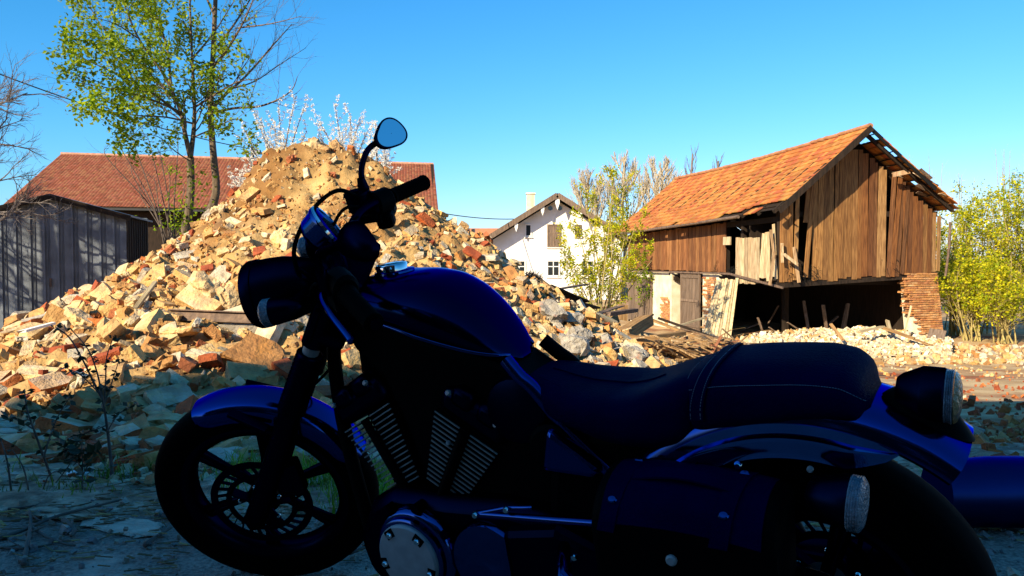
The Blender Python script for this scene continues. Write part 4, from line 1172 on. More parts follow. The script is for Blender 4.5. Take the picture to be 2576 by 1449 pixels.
def yard_bush():
    Y = 26.5; base = at(1512, 800, Y); base.z = gz(base.x, base.y); rng = random.Random(3); tips = []
    for t in [(1412, 640), (1425, 600), (1450, 560), (1475, 520), (1500, 490), (1530, 455), (1545, 445), (1570, 470), (1590, 510), (1600, 560), (1620, 600), (1610, 640), (1560, 530), (1520, 560), (1480, 600), (1440, 690), (1640, 655), (1550, 600)]:
        tips.append(at(t[0], t[1], Y + rng.uniform(-1, 1)))
    multi_stem('yellow_green_bush', 61, base, tips, 'loose yellow-green bush in front of the barn door end', M['bark_straw'], M['leafy'], 10000, .085, r=.03, sub=8, subL=.95)
    base2 = at(1608, 760, 38); base2.z = gz(base2.x, base2.y)
    multi_stem('leafy_shrub', 62, base2, [at(x, y, 37.2) for x, y in [(1600, 640), (1615, 650), (1605, 680), (1630, 700), (1590, 700)]], 'small bright green shrub against the barn boards', M['bark'], M['leaf'], 700, .12, r=.02, sub=5, subL=.6)
yard_bush()

def right_hedge():
    rng = random.Random(17)
    # (centre px, top y, distance, half width px)
    S_ = [(2400, 520, 32.5, 55, 'green shrub touching the barn corner'), (2462, 470, 33.5, 60, 'tall green shrub just right of the barn eave'), (2535, 455, 31.5, 60, 'broad yellow-green shrub near the right picture edge'),
          (2610, 440, 33, 60, 'leafy shrub cut by the right picture edge'), (2440, 640, 30.5, 60, 'lower green shrub with pale stems right of the brick pier'), (2530, 650, 29.6, 55, 'low leafy shrub with long pale stems at right edge'),
          (2680, 480, 31, 70, 'leafy shrub beyond the right picture edge'), (2340, 560, 47, 60, 'green shrub behind the barn')]
    for i, (px, py, Y, hw, lab) in enumerate(S_):
        base = at(px, 880, Y); base.z = gz(base.x, base.y); tips = []
        for k in range(17):
            x = px + rng.uniform(-hw, hw); y = py + abs(rng.gauss(0, 1)) * 75 + abs(x - px) * .6; tips.append(at(x, y, Y + rng.uniform(-1.1, 1.1)))
        multi_stem('hedge_shrub', 300 + i, base, tips, lab, M['bark_straw'], M['leafy'] if i in (2, 4, 0, 5, 1) else M['leaf'], 5000, .11, group='shrubs right of the barn', r=.03, sub=9, subL=1.15, low=.2, spread=.16)
    for i, (px, py, lab) in enumerate([(2260, 372, 'tall bare shoots over the right barn roof'), (2350, 395, 'bare upright shoots right of the barn gable'), (2420, 425, 'bare shoots above the hedge'), (2530, 375, 'thin leafless treetop near the right edge'), (2575, 385, 'leafless treetop at the right picture edge')]):
        pl = Plant(400 + i); base = at(px, 870, 40); base.z = gz(base.x, base.y); top = at(px, py, 40)
        for k in range(6):
            t = top + Vector((rng.uniform(-.8, .8), rng.uniform(-.6, .6), -rng.uniform(0, 1.5))); P_ = smooth_pts([base + Vector((rng.uniform(-.3, .3), 0, 0)), base.lerp(t, .5), t], 5); pl.limb(P_, .035, .008, 5); pl.spawn(P_, .03, .008, 9, .8, 0, .5, wander=.1, up=.2)
        finish(pl, 'bare_shoots', lab, 'shrub', base, M['bark_straw'], group='bare shoots above the hedge')
right_hedge()

# ---------------------------------------------------------------- saplings, grass and litter on the verge
def sapling(seed, Y, stems, lab, leafsize=.03, dens=1.0):
    pl = Plant(seed); rng = pl.rng; base = at(*stems[0][0][0][:2], Y); base.z = gz(base.x, base.y) - .02; cs = []
    for pts, r in stems:
        P_ = px_path(pts, Y, rng, .03); pl.limb(P_, r, r * .45, 6, r < .006)
        for a, b_ in zip(P_[2:-1], P_[3:]):
            if rng.random() < .75 * dens:
                c = a.lerp(b_, rng.random())
                for _ in range(rng.randrange(2, 5)): cs.append(c + rvec(rng) * .008)
        for _ in range(5): cs.append(P_[-1] + rvec(rng) * .008)
    L = leaf_cloud(cs, [rng.uniform(.6, 1.3) * leafsize for _ in cs], seed, [(1, 1, 1), (.7, .8, .6), (1.4, 1.5, 1)], .8)
    finish(pl, 'sapling', lab, 'sapling', base, M['twig'], L, M['leafdark'], 'young saplings on the verge', leaf_name='leaves')
sapling(1, 3.7, [([(284, 1220), (276, 1130), (266, 1050), (258, 1005)], .0085), ([(258, 1005), (235, 960), (208, 905), (175, 850), (140, 823)], .0055), ([(258, 1005), (245, 940), (222, 880), (180, 830)], .0045), ([(262, 1015), (266, 950), (268, 900), (285, 850)], .004),
                 ([(262, 1020), (282, 960), (300, 905)], .0035), ([(250, 990), (205, 945), (165, 925)], .0035), ([(268, 1070), (215, 1090), (180, 1098)], .003), ([(270, 1085), (300, 1040), (345, 1015)], .003)], 'dark budding sapling in front of the brick heap')
sapling(2, 3.6, [([(140, 1230), (110, 1150), (85, 1080), (68, 1030), (62, 985)], .006), ([(110, 1150), (130, 1085), (150, 1040), (175, 1000)], .004), ([(85, 1080), (50, 1060), (25, 1050)], .003), ([(140, 1215), (180, 1160), (195, 1110)], .003)], 'dark leafy sapling left of the taller sapling', .038)
sapling(3, 3.5, [([(205, 1260), (208, 1180), (205, 1110)], .004), ([(208, 1180), (178, 1140), (160, 1125)], .003), ([(206, 1200), (232, 1150), (240, 1140)], .003)], 'short broad-leaved shoot between the two saplings', .05)
sapling(4, 3.5, [([(30, 1250), (18, 1160), (0, 1100)], .005), ([(75, 1255), (60, 1180), (30, 1130)], .004), ([(95, 1280), (120, 1200), (150, 1185)], .0035)], 'thin bare shoots at the left picture edge', .02, .4)

def grass():
    rng = random.Random(21); g = MB(); V = []; 
    def blade(p, h, t):
        a = rng.uniform(0, 6.28); d = Vector((math.cos(a), math.sin(a), 0)); s = Vector((-d.y, d.x, 0)) * rng.uniform(.002, .0045); b = rng.uniform(.25, .9) * h
        m_ = p + d * b * .4 + Vector((0, 0, h * .65)); e = p + d * b + Vector((0, 0, h))
        g.add([tuple(p - s), tuple(p + s), tuple(m_ + s * .7), tuple(m_ - s * .7), tuple(e)], [(0, 1, 2, 3), (3, 2, 4)], t)
    def patch(cx, cy, rx, ry, n, h0, h1, pal):
        for _ in range(n):
            x = rng.gauss(cx, rx); y = rng.gauss(cy, ry)
            if y < 3.05: continue
            blade(Vector((x, y, gz(x, y) - .02)), rng.uniform(h0, h1), rng.choice(pal))
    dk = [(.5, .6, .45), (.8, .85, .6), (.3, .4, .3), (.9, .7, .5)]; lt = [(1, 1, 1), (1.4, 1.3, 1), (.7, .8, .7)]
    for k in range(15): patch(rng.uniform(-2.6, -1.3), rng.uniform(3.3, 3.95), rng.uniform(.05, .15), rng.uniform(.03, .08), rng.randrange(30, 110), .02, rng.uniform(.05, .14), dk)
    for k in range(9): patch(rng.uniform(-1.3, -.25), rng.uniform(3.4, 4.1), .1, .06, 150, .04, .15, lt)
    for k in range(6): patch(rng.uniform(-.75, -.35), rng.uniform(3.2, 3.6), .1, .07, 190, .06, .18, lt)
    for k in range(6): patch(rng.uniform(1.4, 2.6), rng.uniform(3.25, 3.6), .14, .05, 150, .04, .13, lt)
    tag(g.build('grass', M['grass'], tint=True), 'dark grass tufts along the verge behind the motorcycle', 'grass', kind='stuff')
    s = MB()
    for _ in range(2600):
        x = rng.uniform(-2.9, 3.2); y = rng.choice([rng.uniform(2.4, 3.4), rng.uniform(3.1, 4.4), rng.uniform(3.0, 3.9)]); 
        if x > -1.0 and y < 2.9 and rng.random() < .6: continue
        L = rng.uniform(.015, .09); a = rng.gauss(0, .5) + (math.pi if rng.random() < .5 else 0); z = max(gz(x, y), .0) + .016 + rng.uniform(0, .012)
        d = Vector((math.cos(a), math.sin(a), rng.uniform(-.05, .1))) * L
        s.bar(Vector((x, y, z)), Vector((x, y, z)) + d, rng.uniform(.002, .012), .002, tint=rng.choice([(.5, .45, .5), (.3, .27, .3), (.8, .75, .7), (.35, .25, .2), (.2, .17, .15)]))
    tag(s.build('dry_litter', M['straw'], tint=True), 'dead leaves, straw and bark bits along the road edge', 'litter', kind='stuff')
    st = MB()
    for _ in range(1500):
        x = rng.uniform(-2.4, 2.8); y = rng.uniform(1.9, 3.4); r = rng.uniform(.004, .016) * rng.choice([1, 1, 1.6])
        st.box((x, y, .012 + r * .3), (r * 1.4, r, r * .8), np.array(Euler((rng.uniform(0, 3), rng.uniform(0, 3), rng.uniform(0, 3))).to_matrix()), tint=rng.choice([(.3, .31, .33), (.2, .2, .22), (.45, .43, .42), (.35, .27, .22)]), jit=r * .15)
    tag(st.build('gravel', M['straw'] if False else M['brick'], tint=True), 'loose gravel scattered on the asphalt', 'gravel', kind='stuff')
grass()

def twigs():
    rng = random.Random(5)
    T = [([(60, 1449), (70, 1395), (78, 1340), (75, 1310)], .008, 'upright grey twig on the asphalt, lower left corner'), ([(75, 1345), (120, 1375), (165, 1395), (190, 1398)], .006, 'forked twig lying right of the upright grey twig'),
         ([(365, 1398), (400, 1370), (432, 1350)], .008, 'short stick leaning toward the front tyre'), ([(0, 1378), (70, 1352), (150, 1320), (300, 1280)], .007, 'long bent stick along the verge at left'),
         ([(0, 1400), (60, 1405), (130, 1392)], .005, 'thin dark stick at the left edge'), ([(160, 1330), (178, 1345), (188, 1360), (180, 1375)], .009, 'curled piece of bark on the road edge'),
         ([(560, 1410), (610, 1425), (680, 1440)], .005, 'twig under the front tyre'), ([(880, 1420), (930, 1400), (965, 1385)], .006, 'twig between front tyre and engine'), ([(20, 1300), (90, 1290), (160, 1262)], .005, 'straight twig in the dark grass')]
    for pts, r, lab in T:
        w = []
        for x, y in pts:
            Y = CAM_H * FPX / (y - YH); q = at(x, y, Y); q.z = max(gz(q.x, q.y), 0) + .016 + r * .6 + rng.uniform(0, .006); w.append(q)
        b = MB(); P_ = smooth_pts(w, 4); base = P_[0].copy(); b.tube([p - base for p in P_], [r * (1.1 - .5 * i / len(P_)) for i in range(len(P_))], 7)
        a = P_[len(P_) // 2] - base; b.tube([a, a + Vector((rng.uniform(-.08, .08), rng.uniform(-.04, .06), .012))], [r * .6, r * .3], 5)
        tag(b.build('fallen_twig', M['twig'], smooth=180, loc=base), lab, 'twig', 'fallen twigs on the road edge')
twigs()
# ---------------------------------------------------------------- motorcycle
# bike frame: x rearward from the front axle, y away from the viewer (the bike's right), z up
def build_bike():
    X0, Y0, YAW, LEAN, ST = -.680, 2.539, .553, .194, .548
    RAKE = R(32); AXD = Vector((math.sin(RAKE), 0, math.cos(RAKE))); AXP = Vector((-.13, 0, 0))
    root = empty('motorcycle'); root.matrix_world = Matrix.Translation((X0, Y0, .008)) @ Matrix.Rotation(-YAW, 4, 'Z') @ Matrix.Rotation(LEAN, 4, 'X')
    tag(root, 'black cruiser motorcycle leaning on its side stand in the shade', 'motorcycle')
    Rm = np.array(Matrix.Rotation(ST, 3, AXD)); ap = np.array(AXP)
    def S(V): return ap + (V - ap) @ Rm.T
    def P(mb, name, m, parent=root, smooth=40, steer=False, bevel=0, lab=None):
        if steer: mb.xf(S)
        o = mb.build(name, m, parent, smooth=smooth, bevel=bevel)
        if lab: o['label'] = lab
        return o
    def interp(tab, x):
        xs = [a[0] for a in tab]; i = min(max(int(np.searchsorted(xs, x)) - 1, 0), len(xs) - 2); t = (x - xs[i]) / (xs[i + 1] - xs[i]); out = []
        for k in range(1, len(tab[0])):
            ys = [a[k] for a in tab]; h = xs[i + 1] - xs[i]
            def sl(j):
                if j <= 0 or j >= len(xs) - 1: j0 = min(max(j, 0), len(xs) - 1); a_, b_ = (0, 1) if j0 == 0 else (len(xs) - 2, len(xs) - 1); return (ys[b_] - ys[a_]) / (xs[b_] - xs[a_])
                d0 = (ys[j] - ys[j - 1]) / (xs[j] - xs[j - 1]); d1 = (ys[j + 1] - ys[j]) / (xs[j + 1] - xs[j]); return 0 if d0 * d1 <= 0 else 2 * d0 * d1 / (d0 + d1)
            m0, m1 = sl(i) * h, sl(i + 1) * h
            out.append((2 * t ** 3 - 3 * t * t + 1) * ys[i] + (t ** 3 - 2 * t * t + t) * m0 + (-2 * t ** 3 + 3 * t * t) * ys[i + 1] + (t ** 3 - t * t) * m1)
        return out
    def smooth_path(pts, n=6):
        pts = [Vector(p) for p in pts]; out = []
        for i in range(len(pts) - 1):
            p0 = pts[max(i - 1, 0)]; p1 = pts[i]; p2 = pts[i + 1]; p3 = pts[min(i + 2, len(pts) - 1)]
            for k in range(n):
                t = k / n
                out.append(.5 * ((2 * p1) + (p2 - p0) * t + (2 * p0 - 5 * p1 + 4 * p2 - p3) * t * t + (3 * p1 - p0 - 3 * p2 + p3) * t ** 3))
        return out + [pts[-1]]
    def bolt(p, r, ax, parent, steer=False, m='chrome', h=.008):
        b = MB(); b.lathe([(r, 0), (r, h * .6), (r * .7, h), (0, h)], p, ax, 10); P(b, 'bolt', M[m], parent, 40, steer)
    Yn = (0, -1, 0)

    # wheels
    def wheel(name, cx, cz, Rt, w, rim_r, steer, nsp, disc_y, lab):
        wp = empty(name); wp.parent = root; wp['label'] = lab
        h = w / 2
        b = MB(); b.lathe([(rim_r, -h * .72), (rim_r + .02, -h * .95), (Rt - .035, -h), (Rt - .014, -h * .86), (Rt - .004, -h * .5), (Rt, 0), (Rt - .004, h * .5), (Rt - .014, h * .86), (Rt - .035, h), (rim_r + .02, h * .95), (rim_r, h * .72)], (cx, 0, cz), Yn, 72, caps=False)
        P(b, 'tyre', M['rubber'], wp, 60, steer)
        tr = MB()
        for k in range(0):
            a = k * math.pi * 2 / 36
            for s in (-1, 1):
                c = Vector((cx + (Rt - .0045) * math.cos(a), s * h * .48, cz + (Rt - .0045) * math.sin(a)))
                e = Vector((cx + (Rt - .011) * math.cos(a + .1), s * h * .82, cz + (Rt - .011) * math.sin(a + .1)))
                tr.bar(c, e, .006, .006)
        ri = rim_r - .032
        b = MB(); b.lathe([(rim_r + .003, -h * .74), (rim_r - .008, -h * .8), (ri + .004, -h * .55), (ri, 0), (ri + .004, h * .55), (rim_r - .008, h * .8), (rim_r + .003, h * .74)], (cx, 0, cz), Yn, 64, caps=False)
        P(b, 'rim', M['satin'], wp, 50, steer)
        for k in range(nsp):
            a = k * 2 * math.pi / nsp + .27
            for da in (-.05, .05):
                p0 = Vector((cx + .045 * math.cos(a), 0, cz + .045 * math.sin(a))); p1 = Vector((cx + (ri + .004) * math.cos(a + da), 0, cz + (ri + .004) * math.sin(a + da)))
                b = MB(); b.tube([p0, p0.lerp(p1, .5), p1], [.014, .0095, .012], 8); P(b, 'spoke', M['satin'], wp, 60, steer)
        b = MB(); b.lathe([(.0, -.075), (.022, -.075), (.026, -.06), (.048, -.045), (.05, .045), (.026, .06), (.022, .075), (0, .075)], (cx, 0, cz), Yn, 24); P(b, 'hub', M['matte'], wp, 40, steer)
        b = MB()
        for r0, r1 in ((.128, .149), (.088, .104)):
            b.lathe([(r0, disc_y - .002), (r1, disc_y - .002), (r1, disc_y + .002), (r0, disc_y + .002), (r0, disc_y - .002)], (cx, 0, cz), (0, 1, 0), 48, caps=False)
        for k in range(28):
            a = k * 2 * math.pi / 28
            b.bar((cx + .1 * math.cos(a), disc_y, cz + .1 * math.sin(a)), (cx + .132 * math.cos(a + .12), disc_y, cz + .132 * math.sin(a + .12)), .01, .0035)
        for k in range(5):
            a = k * 2 * math.pi / 5
            b.bar((cx + .03 * math.cos(a), disc_y, cz + .03 * math.sin(a)), (cx + .095 * math.cos(a), disc_y, cz + .095 * math.sin(a)), .03, .005)
        P(b, 'brake_disc', M['rust'] if False else M['satin'], wp, 0, steer)
        for k in range(5):
            a = k * 2 * math.pi / 5 + .3
            bolt((cx + .062 * math.cos(a), disc_y - .003 if disc_y < 0 else disc_y, cz + .062 * math.sin(a)), .006, Yn, wp, steer)
        return wp
    fw = wheel('front_wheel', 0, .33, .33, .1, .245, True, 6, -.06, 'front wheel turned toward the viewer')
    rw = wheel('rear_wheel', 1.57, .323, .323, .15, .21, False, 6, .07, 'rear wheel under the fender')
    b = MB(); b.box((.118, -.072, .42), (.07, .05, .11)); b.box((.105, -.09, .42), (.05, .02, .08)); P(b, 'brake_caliper', M['satin'], root, 0, True, .008)
    b = MB(); b.tube([(0, -.125, .33), (0, .125, .33)], .012, 12); P(b, 'front_axle', M['satin'], root, 40, True)

    # front fender
    def arcband(cx, cz, sec, a0, a1, n):
        loops = []
        for k in range(n + 1):
            a = a0 + (a1 - a0) * k / n
            # sec may depend on how near the end we are
            u = min(k, n - k) / n
            loops.append([(cx + r * math.cos(a), y, cz + r * math.sin(a)) for y, r in sec(u, k / n)])
        return loops
    def fsec(u, t):
        e = 1 - max(0, 1 - u / .1) ** 2 * .55
        top = [(-.066, .293 + .03 * (1 - e)), (-.065, .312), (-.059, .33), (-.042, .3415), (-.02, .3455), (0, .3465), (.02, .3455), (.042, .3415), (.059, .33), (.065, .312), (.066, .293 + .03 * (1 - e))]
        top = [(y * (.72 + .28 * e), r) for y, r in top]
        return top + [(y * .95, r - .006) for y, r in top[::-1]]
    b = MB(); b.loft(arcband(0, .33, fsec, R(108), R(18), 40)); P(b, 'front_fender', M['paint_blue'], root, 60, True)
    for s in (-1, 1):
        b = MB(); b.bar((.02, s * .07, .66), (.115, s * .088, .6), .03, .012); b.bar((.1, s * .085, .45), (.145, s * .07, .62), .022, .01); P(b, 'fender_bracket', M['satin'], root, 0, True, .003)

    # fork legs
    fd = AXD.copy(); foot = Vector((0, 0, .33))
    def fk(t, y): return Vector((foot.x + fd.x * t, y, foot.z + fd.z * t))
    for s in (-1, 1):
        y = s * .1
        lg = empty('fork_leg'); lg.parent = root
        b = MB(); b.tube([fk(-.05, y), fk(-.03, y), fk(.02, y), fk(.41, y)], [.022, .033, .031, .03], 20); P(b, 'lower_tube', M['satin'], lg, 50, True)
        prof = []; n = 15
        for k in range(n * 2 + 1): prof.append((.031 + (.0075 if k % 2 else 0) - .00012 * k, k * .2 / (n * 2)))
        b = MB(); b.lathe(prof, fk(.385, y), fd, 24); P(b, 'rubber_gaiter', M['rubber'] if s > 0 else M['satin'], lg, 180, True)
        b = MB(); b.tube([fk(.57, y), fk(.68, y)], .0215, 18); P(b, 'stanchion', M['alu'], lg, 50, True)
        b = MB(); b.tube([fk(.615, y), fk(.8, y)], [.031, .029], 20); P(b, 'upper_cover', M['satin'], lg, 50, True)
        b = MB(); b.lathe([(.026, 0), (.026, .012), (.02, .016), (.0, .017)], fk(.815, y), fd, 18); P(b, 'fork_cap', M['chrome'], lg, 40, True)
    for t, nm in ((.63, 'lower_clamp'), (.8, 'upper_clamp')):
        b = MB(); c = fk(t, 0); M3 = frame_z(fd); b.box(c + Vector((.035, 0, 0)), (.26, .09, .032), M3); P(b, nm, M['satin'], root, 0, True, .012)
    b = MB(); b.tube([Vector((.33, 0, .80)), Vector((.455, 0, 1.0))], .032, 18); P(b, 'steering_stem', M['matte'], root, 50, True)
    b = MB(); b.bar(fk(.64, -.1) + Vector((-.015, -.03, 0)), fk(.74, -.1) + Vector((-.015, -.03, 0)), .02, .012); P(b, 'reflector_bracket', M['satin'], root, 0, True)

    # headlight
    hc = Vector((.25, 0, .967)); hd = Vector((-1, 0, -.06))
    hl = empty('headlight'); hl.parent = root; hl['label'] = 'round black headlight'
    b = MB(); b.lathe([(.0, -.125), (.03, -.12), (.06, -.1), (.074, -.062), (.084, -.02), (.087, .02), (.087, .045)], hc, hd, 40); P(b, 'bucket', M['satin'], hl, 60, True)
    b = MB(); b.lathe([(.087, .046), (.09, .048), (.09, .068), (.085, .078), (.078, .08)], hc, hd, 40); P(b, 'trim_ring', M['satin'], hl, 40, True)
    b = MB(); b.lathe([(.079, .076), (.066, .086), (.04, .093), (0, .095)], hc, hd, 40); P(b, 'lens', M['lens'], hl, 60, True)
    for s in (-1, 1):
        b = MB(); b.bar((.235, s * .104, .965), (.37, s * .11, .97), .012, .045); P(b, 'headlight_bracket', M['matte'], root, 0, True, .005)
    # front turn signals
    def signal(c, d, r, lab, steer, stalk_to):
        sg = empty('turn_signal'); sg.parent = root; sg['label'] = lab
        b = MB(); b.lathe([(0, -.075), (r * .45, -.07), (r * .8, -.045), (r * .98, -.012), (r, .0)], c, d, 28); P(b, 'housing', M['satin'], sg, 60, steer)
        prof = [(r, 0)]
        for k in range(5): prof += [(r * 1.03, .002 + k * .004), (r * 1.0, .004 + k * .004)]
        prof = prof + [(r * .8, .026), (0, .031)]
        b = MB(); b.lathe(prof, c, d, 44); P(b, 'lens', M['lens'], sg, 20, steer)
        b = MB(); b.tube([c - Vector(d) * .035, Vector(stalk_to)], [.014, .016], 12); P(b, 'stalk', M['satin'], sg, 50, steer)
    signal(Vector((.288, -.178, .995)), Vector((-1, 0, -.02)), .033, 'left front turn signal with clear ribbed lens', True, (.345, -.09, .985))
    signal(Vector((.288, .178, .995)), Vector((-1, 0, -.02)), .033, 'right front turn signal behind the headlight', True, (.345, .09, .985))

    # handlebar, controls
    bar = [(.438, .0, 1.062), (.442, .07, 1.064), (.462, .13, 1.088), (.488, .2, 1.085), (.512, .27, 1.066), (.56, .345, 1.056), (.602, .415, 1.048)]
    path = [(x, -y, z) for x, y, z in bar[:0:-1]] + bar
    b = MB(); b.tube(smooth_path(path, 5), .0125, 12); P(b, 'handlebar', M['satin'], root, 60, True)
    for s in (-1, 1):
        b = MB(); b.box((.437, s * .055, 1.025), (.05, .045, .09)); P(b, 'riser', M['satin'], root, 0, True, .01)
        g0 = Vector((.515, s * .285, 1.064)); g1 = Vector((.594, s * .405, 1.049)); d = (g1 - g0)
        prof = [(.018, 0), (.025, .004)]
        for k in range(14): prof += [(.0222, .012 + k * .009), (.0212, .0165 + k * .009)]
        prof += [(.0235, .142), (.0225, .148), (0, .152)]
        b = MB(); b.lathe(prof, g0, d, 20); P(b, 'grip', M['rubber'], root, 30, True, lab='right hand grip' if s > 0 else 'left hand grip')
        # switch block
        c = Vector((.497, s * .245, 1.07)); M3 = frame_z(d)
        b = MB(); b.lathe([(.024, -.03), (.031, -.024), (.031, .026), (.024, .034)], c, d, 16, sy=1.15); b.box(c + Vector((-.01, 0, -.028)), (.05, .045, .05), M3); P(b, 'switch_block', M['matte'], root, 30, True)
        b = MB(); b.box(c + Vector((.026, s * .012, .012)), (.012, .016, .012), M3); P(b, 'switch_button', M['redglass'] if s > 0 else M['satin'], root, 0, True, .003)
        # lever in front of the grip
        lp = smooth_path([(.47, s * .235, 1.062), (.455, s * .27, 1.06), (.487, s * .34, 1.052), (.538, s * .42, 1.036), (.55, s * .44, 1.03)], 5)
        b = MB(); b.tube(lp, [.009] * 6 + [.0075] * (len(lp) - 9) + [.007, .009, .006], 8); P(b, 'lever', M['paint'] if s < 0 else M['satin'], root, 50, True, lab='clutch lever' if s < 0 else 'front brake lever')
        b = MB(); b.box((.475, s * .225, 1.068), (.05, .05, .035)); P(b, 'lever_perch', M['satin'], root, 0, True, .01)
    # brake fluid reservoir on the right
    b = MB(); b.lathe([(.026, -.035), (.031, -.03), (.033, .012), (.035, .014), (.035, .022), (.0, .024)], (.443, .225, 1.095), (0, .06, 1), 24); P(b, 'brake_reservoir', M['satin'], root, 40, True)
    b = MB(); b.box((.455, .245, 1.06), (.07, .09, .07)); b.box((.49, .28, 1.05), (.07, .06, .075)); b.box((.5, .24, 1.02), (.05, .05, .05)); P(b, 'master_cylinder', M['matte'], root, 0, True, .014)

    # mirrors
    def mirror(c, nrm, w, h, stem, lab):
        mr = empty('mirror'); mr.parent = root; mr['label'] = lab
        n = Vector(nrm).normalized(); up_ = Vector((0, 0, 1)); rt = up_.cross(n).normalized(); up_ = n.cross(rt)
        shape = []
        for k in range(48):
            a = 2 * math.pi * k / 48
            r = 1 + .085 * math.cos(3 * (a - R(78))) + .05 * math.cos(2 * (a - R(20)))
            shape.append((math.cos(a) * r * w, math.sin(a) * r * h))
        def ring(sc_, off): return [tuple(c + rt * (x * sc_) + up_ * (y * sc_) + n * off) for x, y in shape]
        b = MB(); b.loft([ring(.3, -.028), ring(.75, -.022), ring(.96, -.008), ring(1.0, .004), ring(.99, .009), ring(.92, .0095), ring(.9, .006)]); P(b, 'shell', M['satin'], mr, 50, True)
        b = MB(); b.loft([ring(.885, .0092), ring(.5, .0092), ring(.02, .0092)], caps=False); P(b, 'glass', M['mirror'], mr, 0, True)
        b = MB(); b.tube(smooth_path(stem, 6), [.0085] * (6 * (len(stem) - 1) + 1), 10); P(b, 'stem', M['satin'], mr, 60, True)
        b = MB(); p = Vector(stem[-1]); b.tube([p + Vector((0, 0, -.035)), p + Vector((0, 0, .0)), p + Vector((0, 0, .03))], [.015, .016, .011], 12); P(b, 'stem_base', M['satin'], mr, 50, True)
    # directions given in the steered frame
    inv = Matrix.Rotation(-ST, 3, AXD)
    def wdir(v): # world direction -> steered bike frame
        v = Matrix.Rotation(-LEAN, 3, 'X') @ (Matrix.Rotation(YAW, 3, 'Z') @ Vector(v)); return inv @ v
    mirror(Vector((.545, .352, 1.222)), wdir((.56, -.8, .2)), .05, .043, [(.505, .335, 1.21), (.482, .3, 1.2), (.462, .27, 1.16), (.46, .25, 1.115)], 'right mirror reflecting blue sky')
    mirror(Vector((.605, -.385, 1.222)), wdir((.62, .55, .12)), .058, .041, [(.575, -.35, 1.212), (.545, -.32, 1.2), (.475, -.27, 1.16), (.46, -.25, 1.09)], 'left mirror seen from behind')

    # speedometer
    sd = Vector((1, .28, .5)).normalized(); sc_ = Vector((.41, 0, 1.108)); sp = empty('speedometer'); sp.parent = root
    b = MB(); b.lathe([(0, -.05), (.035, -.047), (.055, -.03), (.062, .0), (.066, .004), (.066, .014), (.06, .017)], sc_, sd, 36); P(b, 'case', M['paint'], sp, 50, True)
    b = MB(); b.lathe([(.0605, .0165), (.064, .0185), (.0665, .012)], sc_, sd, 36); P(b, 'bezel', M['chrome'], sp, 50, True)
    b = MB(); b.lathe([(.06, .0155), (.03, .017), (0, .0172)], sc_, sd, 36); P(b, 'dial_glass', M['glassdark'], sp, 50, True)
    b = MB(); b.bar((.4, 0, 1.07), (.385, 0, .985), .03, .05); P(b, 'speedometer_bracket', M['satin'], root, 0, True, .006)
    b = MB(); b.tube([(.365, -.06, 1.01), (.345, -.075, 1.05)], [.009, .006], 10); b.lathe([(.02, 0), (.02, .03), (.016, .034), (0, .035)], (.395, -.04, 1.015), (.2, -.5, .85), 16); P(b, 'ignition_lock', M['satin'], root, 40, True)
    # cables and hoses
    def cable(pts, r=.0045, n=8): 
        b = MB(); b.tube(smooth_path(pts, 8), r, n); P(b, 'cable', M['rubber'], root, 180, True)
    cable([(.46, .22, 1.09), (.43, .12, 1.165), (.375, .02, 1.15), (.325, -.03, 1.075), (.335, -.05, .98), (.36, -.04, .9)], .0058)
    cable([(.48, .2, 1.07), (.44, .1, 1.12), (.4, .03, 1.07), (.37, .0, .98)], .0045)
    cable([(.47, .19, 1.06), (.46, .09, 1.09), (.43, .03, 1.05), (.4, .02, .96)], .0045)
    cable([(.47, -.22, 1.05), (.4, -.16, 1.04), (.36, -.1, .96), (.38, -.06, .86)], .005)
    cable([(.3, -.09, .86), (.27, -.115, .75), (.215, -.12, .62), (.15, -.1, .5), (.12, -.085, .45)], .005)
    cable([(.33, .06, .86), (.31, .1, .74), (.27, .1, .66), (.2, .11, .6)], .0045)

    # tank
    T = [(.438, .925, .895, .05), (.455, .95, .893, .078), (.5, .972, .89, .112), (.565, .982, .885, .138), (.647, .983, .868, .15), (.706, .976, .852, .15), (.762, .955, .835, .141),
         (.814, .922, .818, .124), (.853, .888, .805, .106), (.896, .84, .793, .078), (.925, .803, .786, .045), (.934, .79, .784, .02)]
    loops = []
    for x in [T[0][0]] + list(np.linspace(.446, .93, 40)) + [.934]:
        zt, zb, hw = interp(T, x); zc = zb + (zt - zb) * .36; L = []
        for k in range(40):
            a = 2 * math.pi * k / 40; c, s = math.cos(a), math.sin(a)
            y = hw * math.copysign(abs(c) ** .8, c); z = zc + ((zt - zc) if s > 0 else (zc - zb)) * math.copysign(abs(s) ** .85, s); L.append((x, y, z))
        loops.append(L)
    b = MB(); b.loft(loops); tank = P(b, 'fuel_tank', M['paint_tank'], root, 180)
    for s in (-1, 1):   # seam lip along the lower edge
        b = MB(); b.tube([(x, s * (interp(T, x)[2] * .93 + .002), interp(T, x)[1] + .014) for x in np.linspace(.47, .92, 24)], .0055, 8); P(b, 'seam', M['paint'], tank, 180)
    cd = Vector((-.06, 0, 1)).normalized()
    b = MB(); b.lathe([(.039, -.014), (.04, .004), (.037, .009), (.033, .0075), (.03, .0095), (.012, .0105), (0, .0105)], (.565, 0, .993), cd, 40); P(b, 'fuel_cap', M['chrome'], tank, 35)
    b = MB(); b.lathe([(.052, -.016), (.05, -.006), (.04, -.004)], (.572, 0, .99), cd, 32); P(b, 'filler_ring', M['paint'], tank, 40)

    # frame and filled middle of the bike
    def tube(name, pts, r, m='matte', n=12, lab=None):
        b = MB(); b.tube(smooth_path(pts, 4), r, n); return P(b, name, M[m], root, 60, lab=lab)
